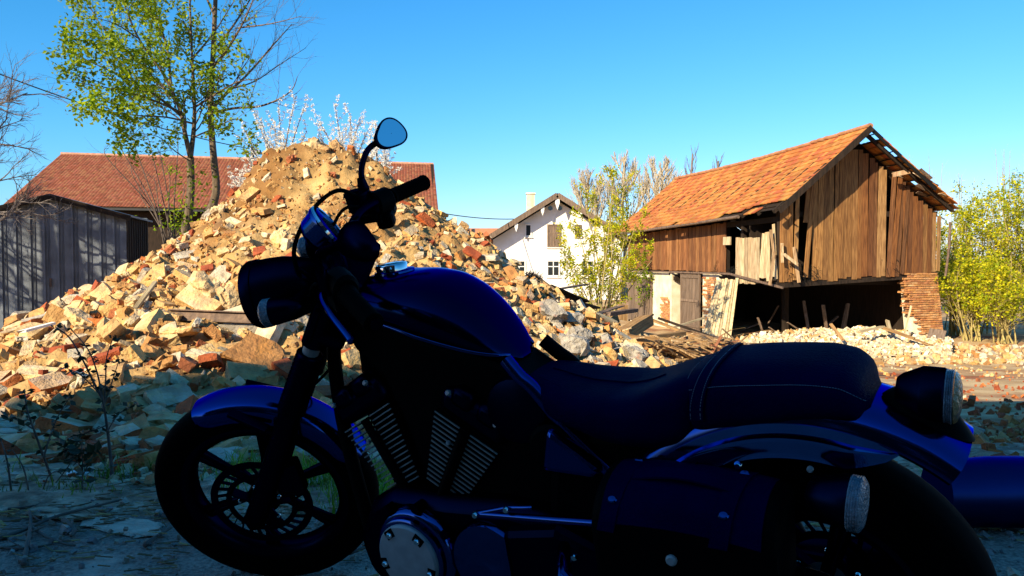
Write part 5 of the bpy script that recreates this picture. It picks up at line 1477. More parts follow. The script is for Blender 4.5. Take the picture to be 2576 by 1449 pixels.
    for s in (-1, 1):
        tube('frame_downtube', [(.395, s * .045, .85), (.384, s * .06, .776), (.385, s * .065, .6), (.42, s * .075, .4), (.48, s * .09, .22), (.58, s * .1, .16)], .019)
        tube('frame_rail', [(.93, s * .085, .8), (.965, s * .092, .768), (1.0, s * .095, .742), (1.08, s * .1, .66), (1.2, s * .11, .56)], .017, 'paint_blue' if s < 0 else 'matte')
        tube('lower_frame', [(.56, s * .1, .16), (.8, s * .11, .14), (1.05, s * .11, .2), (1.12, s * .11, .4)], .018)
    tube('backbone', [(.42, 0, .86), (.6, 0, .85), (.9, 0, .77)], .05)
    b = MB(); b.prism([(.45, .885), (.92, .79), (1.0, .74), (1.07, .66), (1.09, .45), (.78, .44), (.64, .47), (.60, .6), (.55, .72), (.46, .8)], -.075, .075); P(b, 'airbox', M['matte'], root, 0, bevel=.02)
    b = MB(); b.lathe([(.075, 0), (.08, .02), (.074, .032), (.05, .04), (0, .042)], (.955, -.075, .69), Yn, 28); P(b, 'induction_cover', M['satin'], root, 40)
    b = MB(); b.lathe([(.05, 0), (.055, .02), (.045, .03), (0, .034)], (1.045, -.1, .62), Yn, 24); P(b, 'horn_cover', M['matte'], root, 40)
    b = MB(); b.prism([(1.05, .675), (1.17, .6), (1.155, .575), (1.03, .575)], -.145, -.1); P(b, 'side_cover', M['paint_blue'], root, 0, bevel=.012)
    b = MB(); b.prism([(1.15, .66), (1.38, .72), (1.48, .765), (1.64, .77), (1.66, .75), (1.5, .71), (1.36, .62), (1.15, .58)], -.085, .085); P(b, 'seat_pan', M['matte'], root, 0, bevel=.01)
    b = MB(); b.prism([(1.03, .66), (1.2, .67), (1.45, .69), (1.5, .6), (1.42, .38), (1.1, .2), (1.0, .45)], -.1, .1); P(b, 'battery_box', M['matte'], root, 0, bevel=.03)

    # engine
    eng = empty('engine'); eng.parent = root
    b = MB(); b.prism([(.44, .3), (.5, .41), (.58, .455), (.74, .455), (.9, .47), (1.09, .45), (1.1, .24), (.96, .15), (.6, .15), (.47, .2)], -.135, .135); P(b, 'crankcase', M['satin'], eng, 30, bevel=.03)
    def cylinder(base, top, nm, lab):
        base = Vector(base); top = Vector(top); ax = (top - base).normalized(); pr = Vector((ax.z, 0, -ax.x)); Lc = (top - base).length
        cy = empty(nm); cy.parent = eng
        b = MB(); b.tube([base - ax * .06, top + ax * .02], .06, 24); P(b, 'barrel', M['matte'], cy, 50)
        n = 15; M3 = np.array([[pr.x, 0, ax.x], [0, 1, 0], [pr.z, 0, ax.z]])
        for k in range(n):
            u = k / (n - 1); c = base + ax * (u * Lc); hw = .058 + .038 * u
            b = MB(); b.box(c, (hw * 2, .18, .0032), M3)
            b.mi = [0] * len(b.f)
            for (x0, x1) in ((-hw, -.016), (.012, hw)):
                b.box(c + pr * ((x0 + x1) / 2) + Vector((0, -.0915, 0)), (abs(x1 - x0) - .004, .003, .0034), M3, mi=1)
            P(b, 'cooling_fin', [M['matte'], M['fin']], cy, 0)
        b = MB(); b.tube([base + Vector((0, -.1, 0)) - ax * .02, top + Vector((0, -.1, 0))], .011, 12); P(b, 'pushrod_tube', M['matte'], cy, 50)
        b = MB(); c = top + ax * .045; b.box(c, (.19, .19, .07), M3); b.box(c + ax * .04, (.15, .15, .04), M3); P(b, 'cylinder_head', M['satin'], cy, 30, bevel=.02)
        b = MB(); b.box(c + ax * .03 + Vector((0, -.08, 0)) - pr * .035, (.06, .05, .05), M3); b.box(c + ax * .03 + Vector((0, -.08, 0)) + pr * .04, (.06, .05, .05), M3); P(b, 'rocker_cover', M['satin'], cy, 30, bevel=.014)
        for s in (-1, 1): bolt(c + pr * (s * .07) + Vector((0, -.1, 0)) + ax * .028, .0075, (0, -1, .35), cy, m='alu')
        bolt(base + ax * Lc * .72 + pr * -.03 + Vector((0, -.094, 0)), .006, Yn, cy, m='alu')
        return cy
    cylinder((.592, 0, .455), (.495, 0, .62), 'front_cylinder', '')
    cylinder((.716, 0, .458), (.8, 0, .618), 'rear_cylinder', '')
    gc = Vector((.654, -.13, .312))
    b = MB(); b.lathe([(.118, 0), (.12, .012), (.11, .03), (.104, .034)], gc, Yn, 48); P(b, 'generator_case', M['paint'], eng, 40)
    b = MB(); b.lathe([(.1, .03), (.098, .046), (.092, .05)], gc, Yn, 48); P(b, 'generator_ring', M['paint'], eng, 40)
    b = MB(); b.lathe([(.088, .046), (.088, .056), (.083, .061), (.05, .0635), (0, .064)], gc, Yn, 56); cov = P(b, 'generator_cover', M['alu'], eng, 30, lab='round brushed alloy engine cover')
    for k in range(5):
        a = R(54 + 72 * k); d = Vector((math.cos(a), 0, math.sin(a)))
        b = MB(); M3 = frame_z(d); b.box(gc + d * .072 + Vector((0, -.061, 0)), (.03, .003, .026), np.array([[d.z, 0, d.x], [0, 1, 0], [-d.x, 0, d.z]])); P(b, 'bolt_recess', M['matte'], cov, 0, bevel=.004)
        bolt(gc + d * .072 + Vector((0, -.061, 0)), .0085, Yn, cov, h=.009)
    for k in range(3):
        b = MB(); a = R(35 + 45 * k); b.tube([gc + Vector((.125 * math.cos(a), .0, .125 * math.sin(a))), gc + Vector((.125 * math.cos(a), -.035, .125 * math.sin(a)))], .012, 10)
        P(b, 'case_lug', M['satin'], eng, 40)
    b = MB(); b.lathe([(.1, 0), (.102, .02), (.094, .032), (.05, .036), (0, .037)], (.87, -.13, .33), Yn, 40); P(b, 'clutch_cover', M['paint'], eng, 40)
    b = MB(); b.prism([(.92, .43), (1.06, .46), (1.2, .41), (1.2, .3), (1.05, .22), (.93, .26)], -.17, -.13); P(b, 'pulley_cover', M['satin'], eng, 0, bevel=.02)
    # shift linkage, pegs
    b = MB(); b.tube([(.885, -.2, .478), (1.19, -.2, .51)], .008, 10); b.tube([(.89, -.2, .48), (.97, -.2, .507), (1.03, -.195, .515)], .006, 8); P(b, 'shift_rod', M['paint'], eng, 50)
    for p in ((.888, -.207, .48), (.972, -.207, .507), (1.13, -.21, .43)): bolt(p, .008, Yn, eng)
    b = MB(); b.tube([(1.1, -.2, .44), (1.16, -.31, .445), (1.2, -.33, .43)], [.014, .015, .012], 12); P(b, 'foot_peg', M['paint'], root, 50)
    b = MB(); b.tube([(1.02, -.12, .2), (1.09, -.25, .1), (1.14, -.36, .04), (1.15, -.375, .032)], [.013, .012, .012, .02], 10); P(b, 'side_stand', M['satin'], root, 50)
    # exhaust on the far side
    tube('exhaust', [(.44, .1, .62), (.38, .14, .5), (.45, .17, .32), (.8, .18, .25), (1.2, .18, .26)], .022, 'satin')
    b = MB(); b.tube([(1.15, .19, .26), (1.25, .195, .27), (1.72, .21, .31)], [.03, .047, .047], 20); P(b, 'silencer', M['satin'], root, 50)
    # swingarm, shocks, belt
    for s in (-1, 1):
        b = MB(); b.bar((1.06, s * .1, .34), (1.6, s * .115, .323), .035, .06); P(b, 'swingarm', M['satin'], root, 0, bevel=.01)
        b = MB(); p0 = Vector((1.5, s * .135, .37)); p1 = Vector((1.36, s * .135, .63)); b.tube([p0, p1], .018, 12)
        for k in range(9): b.lathe([(.022, 0), (.03, .006), (.022, .012)], p0.lerp(p1, .15 + k * .08), p1 - p0, 16)
        P(b, 'shock_absorber', M['matte'], root, 40)
    b = MB(); b.lathe([(.11, 0), (.115, .01), (.1, .02), (.02, .024), (0, .024)], (1.57, -.09, .323), Yn, 40); P(b, 'rear_pulley', M['matte'], root, 30)
    b = MB(); b.bar((1.05, -.125, .45), (1.57, -.125, .44), .012, .02); b.bar((1.05, -.125, .25), (1.57, -.125, .21), .012, .02); P(b, 'drive_belt', M['rubber'], root, 0)

    # rear fender with shouldered sides
    C = (1.57, .323)
    def rsec(u, t):
        prof = [(-.117, .408), (-.113, .425), (-.104, .436), (-.085, .445), (-.055, .4505), (0, .453), (.055, .4505), (.085, .445), (.104, .436), (.113, .425), (.117, .408)]
        return prof + [(y * .96, r - .006) for y, r in prof[::-1]]
    b = MB(); b.loft(arcband(C[0], C[1], rsec, R(54), R(160), 44)); rf = P(b, 'rear_fender', M['paint_blue'], root, 50)
    for s in (-1, 1):
        def ssec(u, t):
            f = min(1, t / .12) ** .6 * .97 + .03
            L_ = [(s * .119, .41), (s * .121, .392), (s * .133, .387), (s * .135, .378), (s * .128, .36), (s * .131, .348), (s * .124, .342), (s * .112, .343), (s * .112, .41)]
            return [(s * .112 + (y - s * .112) * f, .41 + (r - .41) * f) for y, r in L_]
        b = MB(); b.loft(arcband(C[0], C[1], ssec, R(66), R(158), 40)); P(b, 'fender_support', M['paint_edge'], rf, 40)
        bolt((1.456, s * .13, .644), .008, (0, s, 0), rf); bolt((1.587, s * .13, .655), .006, (0, s, 0), rf, m='alu')
    # tail light
    tl = empty('tail_light'); tl.parent = root; tl['label'] = 'round black tail light with ribbed amber lens'
    tc = Vector((1.768, 0, .766)); td = Vector((1, 0, -.03))
    b = MB(); b.lathe([(.0, -.056), (.028, -.054), (.036, -.045), (.048, -.02), (.05, -.016), (.052, -.012), (.052, .022), (.05, .025)], tc, td, 36); P(b, 'housing', M['satin'], tl, 30)
    prof = [(.05, .025)]
    for k in range(4): prof += [(.0505, .027 + k * .0032), (.0485, .0286 + k * .0032)]
    b = MB(); b.lathe(prof, tc, td, 48); P(b, 'lens_rim', M['lens'], tl, 20)
    b = MB(); b.lathe([(.048, .04), (.042, .046), (.024, .051), (0, .0525)], tc, td, 36); P(b, 'lens', M['taillens'], tl, 60)
    b = MB()
    lps = []
    for k, (w, dz) in enumerate(((.02, .05), (.035, .03), (.05, .012), (.056, .003))):
        lp = []
        for j in range(24):
            a = 2 * math.pi * j / 24; x = 1.765 + 1.35 * w * math.cos(a); y = w * math.sin(a) * .9; rr = .453 - .03 * (y / .1) ** 2
            z = C[1] + math.sqrt(max(rr * rr - (x - C[0]) ** 2, 0)); lp.append((x, y, z + dz))
        lps.append(lp)
    b.loft(lps); P(b, 'pedestal', M['matte'], tl, 60)
    signal(Vector((1.662, -.185, .628)), Vector((1, 0, -.06)), .047, 'left rear turn signal with clear lens', False, (1.6, -.12, .63))
    signal(Vector((1.662, .185, .628)), Vector((1, 0, -.06)), .047, 'right rear turn signal behind the fender', False, (1.6, .12, .63))

    # seats
    def seat(tab, x0, x1, name, m, n=60, drop=.0, e=.62):
        loops = []
        for x in np.linspace(x0, x1, n):
            zt, zb, hw = interp(tab, x); zc = zb + (zt - zb) * .45; L = []
            for k in range(36):
                a = 2 * math.pi * k / 36; c, s = math.cos(a), math.sin(a)
                y = hw * math.copysign(abs(c) ** e, c); z = zc + ((zt - zc) if s > 0 else (zc - zb)) * math.copysign(abs(s) ** .7, s)
                z -= drop * (y / .15) ** 2; L.append((x, y, z))
            loops.append(L)
        b = MB(); b.loft(loops); return P(b, name, M[m], root, 50)
    RS = [(.932, .735, .72, .03), (.945, .752, .705, .06), (.975, .762, .69, .085), (1.02, .757, .672, .108), (1.06, .748, .662, .125), (1.12, .741, .65, .142), (1.18, .741, .635, .15), (1.23, .75, .63, .15), (1.28, .77, .63, .145), (1.33, .79, .64, .135), (1.36, .798, .66, .12)]
    rs_ = seat(RS, .932, 1.36, 'rider_seat', 'leather', drop=-.012)
    PS = [(1.325, .78, .69, .06), (1.34, .795, .68, .1), (1.37, .81, .675, .122), (1.42, .823, .69, .132), (1.5, .831, .71, .136), (1.58, .834, .73, .135), (1.63, .828, .735, .128), (1.66, .808, .735, .115), (1.672, .785, .745, .09), (1.676, .77, .755, .06)]
    ps_ = seat(PS, 1.325, 1.68, 'passenger_seat', 'leather')
    # strap across the passenger seat, with stitching
    def over(tab, x, a, off):
        zt, zb, hw = interp(tab, x); zc = zb + (zt - zb) * .45; c, s = math.cos(a), math.sin(a)
        y = (hw + off) * math.copysign(abs(c) ** .62, c); z = zc + ((zt - zc + off) if s > 0 else (zc - zb)) * math.copysign(abs(s) ** .7, s); return (x, y, z)
    lps = []
    for k in range(25):
        a = R(188 - 196 * k / 24); xm = 1.395 - .018 * (1 - math.sin(max(0, min(a, math.pi)))) 
        lps.append([over(PS, xm - .016, a, .002), over(PS, xm - .015, a, .0055), over(PS, xm + .015, a, .0055), over(PS, xm + .016, a, .002)])
    b = MB(); b.loft(lps); st = P(b, 'seat_strap', M['leather'], ps_, 50)
    th = MB()
    for dx in (-.011, .011):
        for k in range(60):
            a = R(185 - 190 * k / 60); a2 = a - R(1.9)
            xm = 1.395 - .018 * (1 - math.sin(max(0, min(a, math.pi))))
            th.tube([over(PS, xm + dx, a, .0058), over(PS, xm + dx, a2, .0058)], .0009, 4)
    P(th, 'stitching', M['thread'], st, 0)
    th = MB()
    for k in range(50):
        a = R(178 - 176 * k / 50); 
        th.tube([over(PS, 1.352 - .004 * math.sin(a), a, .0012), over(PS, 1.352 - .004 * math.sin(a), a - R(2.3), .0012)], .0008, 4)
    for k in range(70):
        x = 1.36 + k * .0045; th.tube([over(PS, x, R(152), .001), over(PS, x + .003, R(152), .001)], .0008, 4)
    P(th, 'stitching', M['thread'], ps_, 0)
    for y_ in (-.07, 0, .07):
        pts = [over(RS, x, math.acos(max(-1, min(1, y_ / .16))), .001) for x in np.linspace(1.0, 1.27, 14)]
        b = MB(); b.tube(pts, .0022, 6); P(b, 'piping', M['leather'], rs_, 180)

    # leather tool pouch on the left flank
    pc = empty('tool_pouch'); pc.parent = root; pc['label'] = 'dark leather side pouch with two straps'
    def lid(x, v):   # v 0 = at the frame, 1 = outer lower edge of the flap
        k = np.array([(-.115, .618), (-.15, .626), (-.19, .622), (-.225, .606), (-.25, .58), (-.262, .55), (-.264, .53)])
        u = v * (len(k) - 1); i = min(int(u), len(k) - 2); p = k[i] + (k[i + 1] - k[i]) * (u - i)
        return (x, p[0], p[1] + .012 * math.sin((x - 1.21) / .34 * math.pi) - .0)
    lps = []
    for x, f in [(1.2, .9), (1.205, .97), (1.215, 1)] + [(x, 1) for x in np.linspace(1.23, 1.52, 10)] + [(1.535, 1), (1.548, .97), (1.555, .9)]:
        cy_, cz_ = -.19, .5
        L = [lid(x, v) for v in np.linspace(0, 1, 14)] + [(x, -.258, .47), (x, -.252, .4), (x, -.235, .375), (x, -.13, .375), (x, -.115, .4), (x, -.115, .55)]
        lps.append([(x, cy_ + (y - cy_) * f, cz_ + (z - cz_) * f) for x, y, z in L])
    b = MB(); b.loft(lps); pb = P(b, 'pouch_body', M['matte'], pc, 50)  # flat black on the body stands in for its shaded front
    lps = [[(x, lid(x, v)[1] - .0045, lid(x, v)[2] + .003) for v in np.linspace(0.02, .86, 14)] + [(x, lid(x, v)[1] + .0, lid(x, v)[2] - .001) for v in np.linspace(.86, .02, 14)] for x in np.linspace(1.225, 1.53, 14)]
    b = MB(); b.loft(lps); P(b, 'flap', M['leather'], pc, 50)
    for xs in (1.265, 1.475):
        sk = .02 if xs > 1.4 else .03
        lps = []
        for v in np.linspace(0, 1.0, 14):
            x = xs - sk * v; p = lid(x, v); q0 = (p[1] - .0075, p[2] + .005); L = [(x - .017, *q0), (x + .017, *q0), (x + .017, q0[0] + .004, q0[1] - .003), (x - .017, q0[0] + .004, q0[1] - .003)]; lps.append(L)
        b = MB(); b.loft(lps); sp_ = P(b, 'strap', M['leather'], pc, 40)
        for v in (.12, .62):
            p = lid(xs - sk * v, v); b = MB(); b.lathe([(.008, 0), (.006, .0025), (0, .003)], (xs - sk * v, p[1] - .008, p[2] + .005), (0, -.55, .83), 12, sx=1.3); P(b, 'rivet', M['paint'], sp_, 40)
    lps = []
    for k in range(15):
        x = 1.272 + .2 * k / 14; v = .3; p = lid(x, v); h_ = .012 * math.sin(math.pi * k / 14)
        lps.append([(x, p[1] - .008 - h_ * .4, p[2] + .006 + h_), (x, p[1] - .03 - h_ * .4, p[2] - .004 + h_), (x, p[1] - .03 - h_ * .4, p[2] - .008 + h_), (x, p[1] - .008 - h_ * .4, p[2] + .002 + h_)])
    b = MB(); b.loft(lps); P(b, 'carry_handle', M['leather'], pc, 40)
    bolt((1.364, -.262, .5), .011, Yn, pc, m='alu'); 
    return root
bike = build_bike()
# ---------------------------------------------------------------- beams, blocks, planks
def place_beam(name, a, b, w, h, m, lab, cat, group=None, roll=0.0, round_=False):
    a = Vector(a); b = Vector(b); mid = (a + b) / 2; d = b - a
    mb = MB()
    if round_:
        n = 9; rng = random.Random(int(abs(a.x) * 100))
        mb.tube([Vector((rng.gauss(0, .008), rng.gauss(0, .008), (i / n - .5) * d.length)) for i in range(n + 1)], [w / 2 * (1 - .1 * i / n) for i in range(n + 1)], 12)
    else:
        # slightly ragged ends, a few cuts along the length
        n = 4; L = []; rng = random.Random(int(abs(a.x * 97 + a.y * 31)))
        for i in range(n + 1):
            t = (i / n - .5) * d.length; j = .012 * (w + h); e = rng.uniform(-.03, .03) if i in (0, n) else 0
            L.append([(-w / 2 + rng.uniform(-j, j), -h / 2 + rng.uniform(-j, j), t + e * rng.uniform(-1, 1)), (w / 2 + rng.uniform(-j, j), -h / 2 + rng.uniform(-j, j), t + e * rng.uniform(-1, 1)),
                      (w / 2 + rng.uniform(-j, j), h / 2 + rng.uniform(-j, j), t + e), (-w / 2 + rng.uniform(-j, j), h / 2 + rng.uniform(-j, j), t - e)])
        mb.loft(L)
    o = mb.build(name, m, smooth=40 if round_ else 0)
    q = d.normalized().to_track_quat('Z', 'Y'); o.rotation_mode = 'QUATERNION'
    from mathutils import Quaternion
    o.rotation_quaternion = q @ Quaternion((0, 0, 1), roll); o.location = mid
    return tag(o, lab, cat, group)

def steel_beam():
    a = at(432, 800, 7.15); b = at(745, 812, 7.0); mid = (a + b) / 2; L = (b - a).length / 2
    mb = MB(); h, w, t = .085, .075, .012
    mb.box((0, 0, h / 2), (L * 2, w, t)); mb.box((0, 0, -h / 2), (L * 2, w, t)); mb.box((0, 0, 0), (L * 2, t, h - t))
    o = mb.build('steel_beam', M['rust'], bevel=.004, loc=mid + Vector((0, -.05, .03))); o.rotation_euler = (R(-12), -math.atan2((b - a).z, (b - a).length), math.atan2((b - a).y, (b - a).x))
    tag(o, 'rusty steel I-beam sticking out of the heap left of the headlight', 'beam')
    lo = at(432, 825, 7.1); hi = at(740, 838, 6.95)
    place_beam('concrete_lintel', lo + Vector((0, .03, .0)), hi + Vector((0, .03, 0)), .12, .1, M['stone'], 'pale concrete strip under the rusty steel beam', 'lintel')
steel_beam()
place_beam('white_lath', at(72, 850, 6.85) + Vector((0, -.1, .06)), at(152, 828, 7.1) + Vector((0, -.1, .06)), .05, .02, M['white'], 'white painted lath lying on the bricks below the shed', 'lath')
place_beam('broken_lath', at(352, 790, 7.6) + Vector((0, -.1, .05)), at(402, 722, 8.2) + Vector((0, -.1, .05)), .04, .03, M['board_pale'], 'pale split lath sloping across the bricks', 'lath')

def blocks():
    B = [(1444, 868, 9.0, (.34, .27, .25), 'stone', 'big grey mortar block on the right end of the heap'), (1462, 842, 9.5, (.3, .24, .2), 'stone', 'flat grey mortar block behind the biggest block'),
         (1580, 912, 9.7, (.5, .34, .26), 'stone', 'large pale rubble block nearest the seat'), (1520, 890, 10.0, (.36, .3, .22), 'stone', 'grey rubble block between the two big ones'),
         (1375, 925, 8.3, (.26, .2, .14), 'stone', 'dirty white stone low behind the tank'), (1500, 925, 9.0, (.3, .2, .16), 'stone', 'broken slab just above the rider seat'),
         (1390, 785, 10.3, (.4, .28, .2), 'stone', 'white plaster lump beside the timber pile'), (1430, 800, 10.5, (.42, .25, .2), 'stone', 'long white plaster chunk beside the timber pile'),
         (708, 610, 10.2, (.28, .16, .24), 'brick', 'large square sandstone block on the heap left of the mirror'), (795, 395, 12.3, (.17, .2, .26), 'brick', 'upright orange block just below the heap crest'),
         (845, 392, 12.4, (.22, .2, .24), 'brick', 'sandy block at the top of the heap'), (520, 720, 7.9, (.3, .2, .2), 'brick', 'big pale block left of the headlight'), (575, 745, 7.6, (.2, .24, .3), 'brick', 'tilted block with red side touching the headlight'),
         (455, 835, 6.6, (.34, .2, .06), 'brick', 'pale flat slab below the end of the steel beam'), (200, 800, 7.2, (.3, .16, .11), 'brick', 'long orange double brick beside the shed'), (430, 1068, 4.75, (.28, .2, .15), 'brick', 'sandy slab touching the front tyre'),
         (340, 1000, 5.2, (.34, .2, .07), 'brick', 'long flat slab in the shade left of the front fender'), (545, 905, 6.35, (.3, .1, .1), 'white', 'white painted stone on the shaded bank above the front fender'),
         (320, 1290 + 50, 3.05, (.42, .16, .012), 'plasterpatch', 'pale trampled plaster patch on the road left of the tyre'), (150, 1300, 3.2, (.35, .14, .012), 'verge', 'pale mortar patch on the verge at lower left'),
         (195, 1215, 3.75, (.12, .07, .05), 'white', 'whitish stone in the dark grass')]
    for i, (px, py, Y, sz, m, lab) in enumerate(B):
        rs = np.random.RandomState(i + 3); mb = brick_mesh(900 + i, 'lump', [(.6, .44, .25), (.62, .4, .2), (.66, .5, .3)][i % 3])
        V = mb.verts(); V = V / (V.max(0) - V.min(0)) * np.array(sz); mb.v = [V]
        p = at(px, py, Y)
        if Y < 3.9: p.z = gz(p.x, p.y) + .014
        elif mz(p.x, p.y) > p.z - .02: p.z = max(p.z, mz(p.x, p.y) + sz[2] * .2)
        o = mb.build('rubble_block', M[m], tint=(m == 'brick'), loc=p); 
        rot = rand_rot(Vector((0, 0, 1)) if Y < 3.9 else mnormal(p.x, p.y), .0 if Y < 3.9 else .2)
        e = rot.to_euler(); o.rotation_euler = (e.x, e.y, rs.uniform(-.5, .5))
        md = o.modifiers.new('sub', 'SUBSURF'); md.subdivision_type = 'SIMPLE'; md.levels = 2; md.render_levels = 2
        tx = bpy.data.textures.get('crumble') or bpy.data.textures.new('crumble', 'CLOUDS'); tx.noise_scale = .09
        dm = o.modifiers.new('rough', 'DISPLACE'); dm.texture = tx; dm.strength = .03 if Y > 3.9 else .01; dm.mid_level = .5; dm.texture_coords = 'GLOBAL'
        tag(o, lab, 'block', 'larger blocks in the rubble')
blocks()

def root_clump():
    rng = random.Random(2); base = at(1338, 712, 12.2); b = MB()
    for _ in range(260):
        d = rvec(rng); d.z = abs(d.z) * .8; p = Vector((0, 0, 0)); pts = [p]
        for k in range(4): d = (d + rvec(rng) * .5).normalized(); p = p + d * rng.uniform(.03, .07); pts.append(p)
        b.tube(pts, [.01, .008, .006, .004, .002], 4, False)
    tag(b.build('root_clump', M['twig'], loc=base), 'dark tangled root clump on the right slope of the heap', 'roots')
root_clump()

def timber():
    def g(px, py, Y, lift=.0): 
        p = at(px, py, Y); return p + Vector((0, 0, lift))
    L = [((1432, 766, 19.5), (1548, 815, 20.5), .2, .2, 'board_pale', 'long pale round log sloping down from the heap', True),
         ((1556, 858, 20.5), (1890, 884, 21.5), .3, .3, 'timber', 'longest squared beam lying along the front of the timber pile', False),
         ((1568, 842, 21.2), (1628, 806, 22.5), .34, .3, 'timber', 'thick squared beam tilted up in the timber pile', False),
         ((1565, 806, 24), (1568, 766, 24), .26, .22, 'timber', 'short upright post stump in front of the grey barn door', False),
         ((1466, 815, 20), (1640, 858, 21), .12, .08, 'timber', 'thin batten crossing the timber pile from the left', False),
         ((1555, 838, 21.5), (1642, 792, 22.5), .06, .05, 'darkwood', 'dark thin rod sticking up left of the barn door', False),
         ((1640, 805, 24), (1790, 862, 23), .1, .06, 'timber', 'long batten sloping right below the barn doorway', False), ((1655, 800, 24.5), (1800, 850, 24), .06, .06, 'darkwood', 'dark rail sloping right below the barn doorway', False),
         ((1600, 838, 22.5), (1780, 866, 23), .2, .12, 'board_pale', 'pale plank behind the longest beam', False), ((1690, 825, 25), (1770, 800, 26), .18, .05, 'board_pale', 'pale board lying before the dark doorway', False),
         ((1530, 790, 22), (1600, 780, 23), .14, .1, 'rust', 'rusty bent sheet edge by the post stump', False), ((1500, 790, 22), (1560, 770, 23), .3, .03, 'rust', 'rust-red metal sheet standing in the pile', False),
         ((1340, 690, 15), (1400, 735, 14.5), .1, .05, 'timber', 'reddish lath on the right slope of the heap', False), ((1375, 720, 16), (1470, 760, 17), .24, .03, 'darkwood', 'dark board on the heap in front of the bush', False),
         ((1385, 745, 15.5), (1500, 775, 17.5), .2, .04, 'darkwood', 'second dark board below the first on the heap', False), ((1345, 735, 14), (1355, 705, 15), .08, .05, 'board_pale', 'short pale stick standing on the heap', False),
         ((1400, 728, 17), (1470, 716, 18), .2, .03, 'board_grey', 'grey board sticking out toward the bush', False), ((1640, 848, 21.5), (1720, 838, 22.5), .16, .1, 'timber', 'short block of timber on the longest beam', False),
         ((1545, 800, 23), (1560, 850, 22), .2, .16, 'timber', 'squared stub leaning in the pile', False), ((1700, 868, 22), (1900, 890, 22.5), .16, .06, 'board_pale', 'pale board on the ground in front of the longest beam', False),
         ((1790, 848, 25), (1830, 872, 24), .12, .1, 'rust', 'rust-red iron bracket below the leaning panel', False), ((1840, 880, 23), (1780, 860, 24), .12, .05, 'timber', 'broken board end below the leaning panel', False),
         ((2160, 835, 26.5), (2220, 822, 27), .2, .06, 'board_pale', 'pale plank on the white rubble in the barn mouth', False), ((2215, 822, 27), (2300, 852, 26), .12, .05, 'timber', 'batten lying on the white rubble by the pier', False),
         ((2276, 836, 27), (2292, 770, 28), .06, .05, 'board_pale', 'thin pale stick standing beside the brick pier', False), ((2240, 838, 27), (2232, 806, 27.5), .12, .05, 'board_pale', 'short pale stick standing in the barn mouth', False),
         ((2350, 862, 27), (2360, 830, 27.5), .5, .05, 'board_grey', 'little pallet-like board at the foot of the brick pier', False), ((2290, 850, 26.5), (2350, 872, 26), .14, .04, 'timber', 'plank sliding off the rubble at the foot of the pier', False),
         ((2185, 912, 17), (2215, 908, 17), .25, .05, 'timber', 'reddish board end lying behind the passenger seat', False), ((2120, 855, 26), (2090, 815, 27), .1, .04, 'timber', 'dark-edged board leaning at the barn mouth', False)]
    for a, b, w, h, m, lab, rd in L:
        A = g(*a); B_ = g(*b)
        for q in (A, B_): q.z = max(q.z, mz(q.x, q.y) + h * .3 if False else gz(q.x, q.y) + h * .3)
        place_beam('log' if rd else 'timber_beam' if w > .15 else 'batten', A, B_, w, h, M[m], lab, 'log' if rd else 'timber', 'timber pile in front of the barn', random.uniform(-.3, .3), rd)
    # splinters too many to tell apart
    rng = random.Random(6); s = MB()
    for _ in range(420):
        px = rng.uniform(1480, 1860); py = rng.uniform(800, 885) if px > 1560 else rng.uniform(770, 850); Y = 20 + rng.uniform(0, 4)
        p = at(px, py, Y); p.z = max(p.z * .35 + .65 * gz(p.x, p.y), gz(p.x, p.y)) + rng.uniform(0, .35); a = rng.gauss(.1, .5); d = Vector((math.cos(a), math.sin(a) * .7, rng.gauss(-.1, .25))) * rng.uniform(.15, .8)
        s.bar(p - d, p + d, rng.uniform(.03, .1), rng.uniform(.015, .04), tint=rng.choice([(.5, .34, .18), (.38, .24, .12), (.6, .45, .27), (.2, .13, .08), (.3, .12, .06)]))
    tag(s.build('wood_splinters', M['wood'], tint=True), 'broken laths and splinters between the larger beams', 'splinters', kind='stuff')
    # white heap of small rubble in the barn mouth
    w = MB(); rng = random.Random(16)
    for _ in range(2300):
        px = rng.uniform(1865, 2390); u = (px - 1865) / 525; top = 848 - 20 * math.sin(min(u * 1.15, 1) * 3.14) - (8 if 2150 < px < 2300 else 0)
        py = rng.uniform(top, 888); Y = 25.5 + (888 - py) / 60 * 3.0 + rng.uniform(-.2, .2); p = at(px, py, Y); r = rng.uniform(.06, .2)
        t = rng.choice(PALE + PALE + TAN[:2] + [(.85, .8, .7), (.9, .86, .78)]); M3 = np.array(Euler((rng.uniform(0, 6), rng.uniform(0, 6), rng.uniform(0, 6))).to_matrix())
        w.box(p - Vector((0, 0, r * .3)), (r * rng.uniform(.8, 1.7), r, r * .5), M3, tint=t, jit=r * .12)
    bank = MB(); ks = np.linspace(1850, 2400, 30); lp = []
    for py_, Y_ in ((892, 25.2), (870, 26.3), (846, 27.8), (850, 29.0), (870, 30.5)):
        row = []
        for px in ks:
            u = (px - 1865) / 525; e = math.sin(max(0, min(u, 1)) * 3.14) ** .5
            p = at(px, py_, Y_); p.z = gz(p.x, p.y) - .03 + max(0, (p.z - gz(p.x, p.y))) * e; row.append(tuple(p))
        lp.append(row)
    w.loft(lp, closed=False, caps=False, tint=(.66, .56, .4))
    tag(w.build('white_rubble', M['brick'], tint=True), 'low bank of whitish rubble spilling from the barn mouth', 'rubble', kind='stuff')
timber()

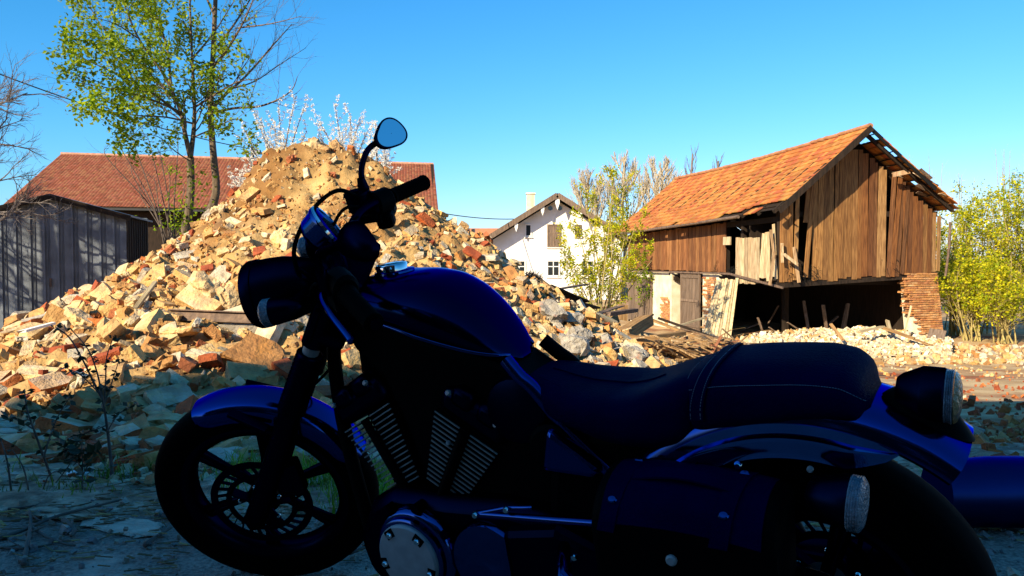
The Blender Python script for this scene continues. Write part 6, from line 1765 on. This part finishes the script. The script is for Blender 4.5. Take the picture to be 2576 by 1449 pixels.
# ---------------------------------------------------------------- wires and pole, pipe at the right edge
def wires():
    Yp = 40.0; base = at(637, 560, Yp); base.z = gz(base.x, base.y); root = empty('utility_pole', base); tag(root, 'small dark utility pole behind the red roof', 'pole')
    H = at(637, 368, Yp).z - base.z
    b = MB(); b.tube([(0, 0, 0), (0, 0, H)], [.11, .09], 8); b.build('post', M['darkwood'], root, smooth=60)
    b = MB(); b.box((0, 0, H - .35), (.9, .08, .08)); b.build('crossarm', M['wire'], root)
    for x in (-.35, .35):
        b = MB(); b.lathe([(.05, 0), (.06, .08), (.03, .14)], (x, 0, H - .3), (0, 0, 1), 8); b.build('insulator', M['wire'], root)
    def wire(p0, p1, sag, r, lab):
        pts = [p0.lerp(p1, t) - Vector((0, 0, sag * 4 * t * (1 - t))) for t in np.linspace(0, 1, 28)]
        b = MB(); b.tube([p - p0 for p in pts], r, 5); tag(b.build('overhead_wire', M['wire'], smooth=180, loc=p0), lab, 'wire')
    top = at(640, 376, Yp)
    wire(at(-200, 108, 24), top, .35, .022, 'overhead wire running from the left picture edge to the small pole')
    wire(top, at(1292, 551, 59.6), .9, .03, 'overhead wire sagging from the pole to the white farmhouse')
wires()
def pipe():
    p0 = at(2390, 1222, 3.05); r = .125; z = r + .015
    b = MB(); root = empty('drain_pipe', (p0.x, p0.y, 0)); tag(root, 'black plastic pipe lying behind the rear fender at the right edge', 'pipe')
    pts = [Vector((0, 0, z)), Vector((.35, .02, z)), Vector((1.6, .08, z))]
    b.tube([Vector((-.05, 0, z)), Vector((.06, 0, z)), Vector((.14, .005, z)), Vector((.27, .012, z)), Vector((.3, .014, z)), Vector((1.7, .08, z))], [r * .96, r * .99, r * 1.04, r * 1.04, r, r], 40); b.build('barrel', M['plastic'], root, smooth=50)
    b = MB(); b.lathe([(r * 1.0, 0), (r * 1.03, .004), (r * 1.03, .012), (r, .016)], Vector((.335, .016, z)), (1, .05, 0), 40); b.build('joint_ring', M['wire'], root, smooth=40)
pipe()
# every labelled top-level object that is neither setting nor uncountable matter is a thing
for o in sc.objects:
    if o.parent is None and 'category' in o and 'kind' not in o: o['kind'] = 'thing'
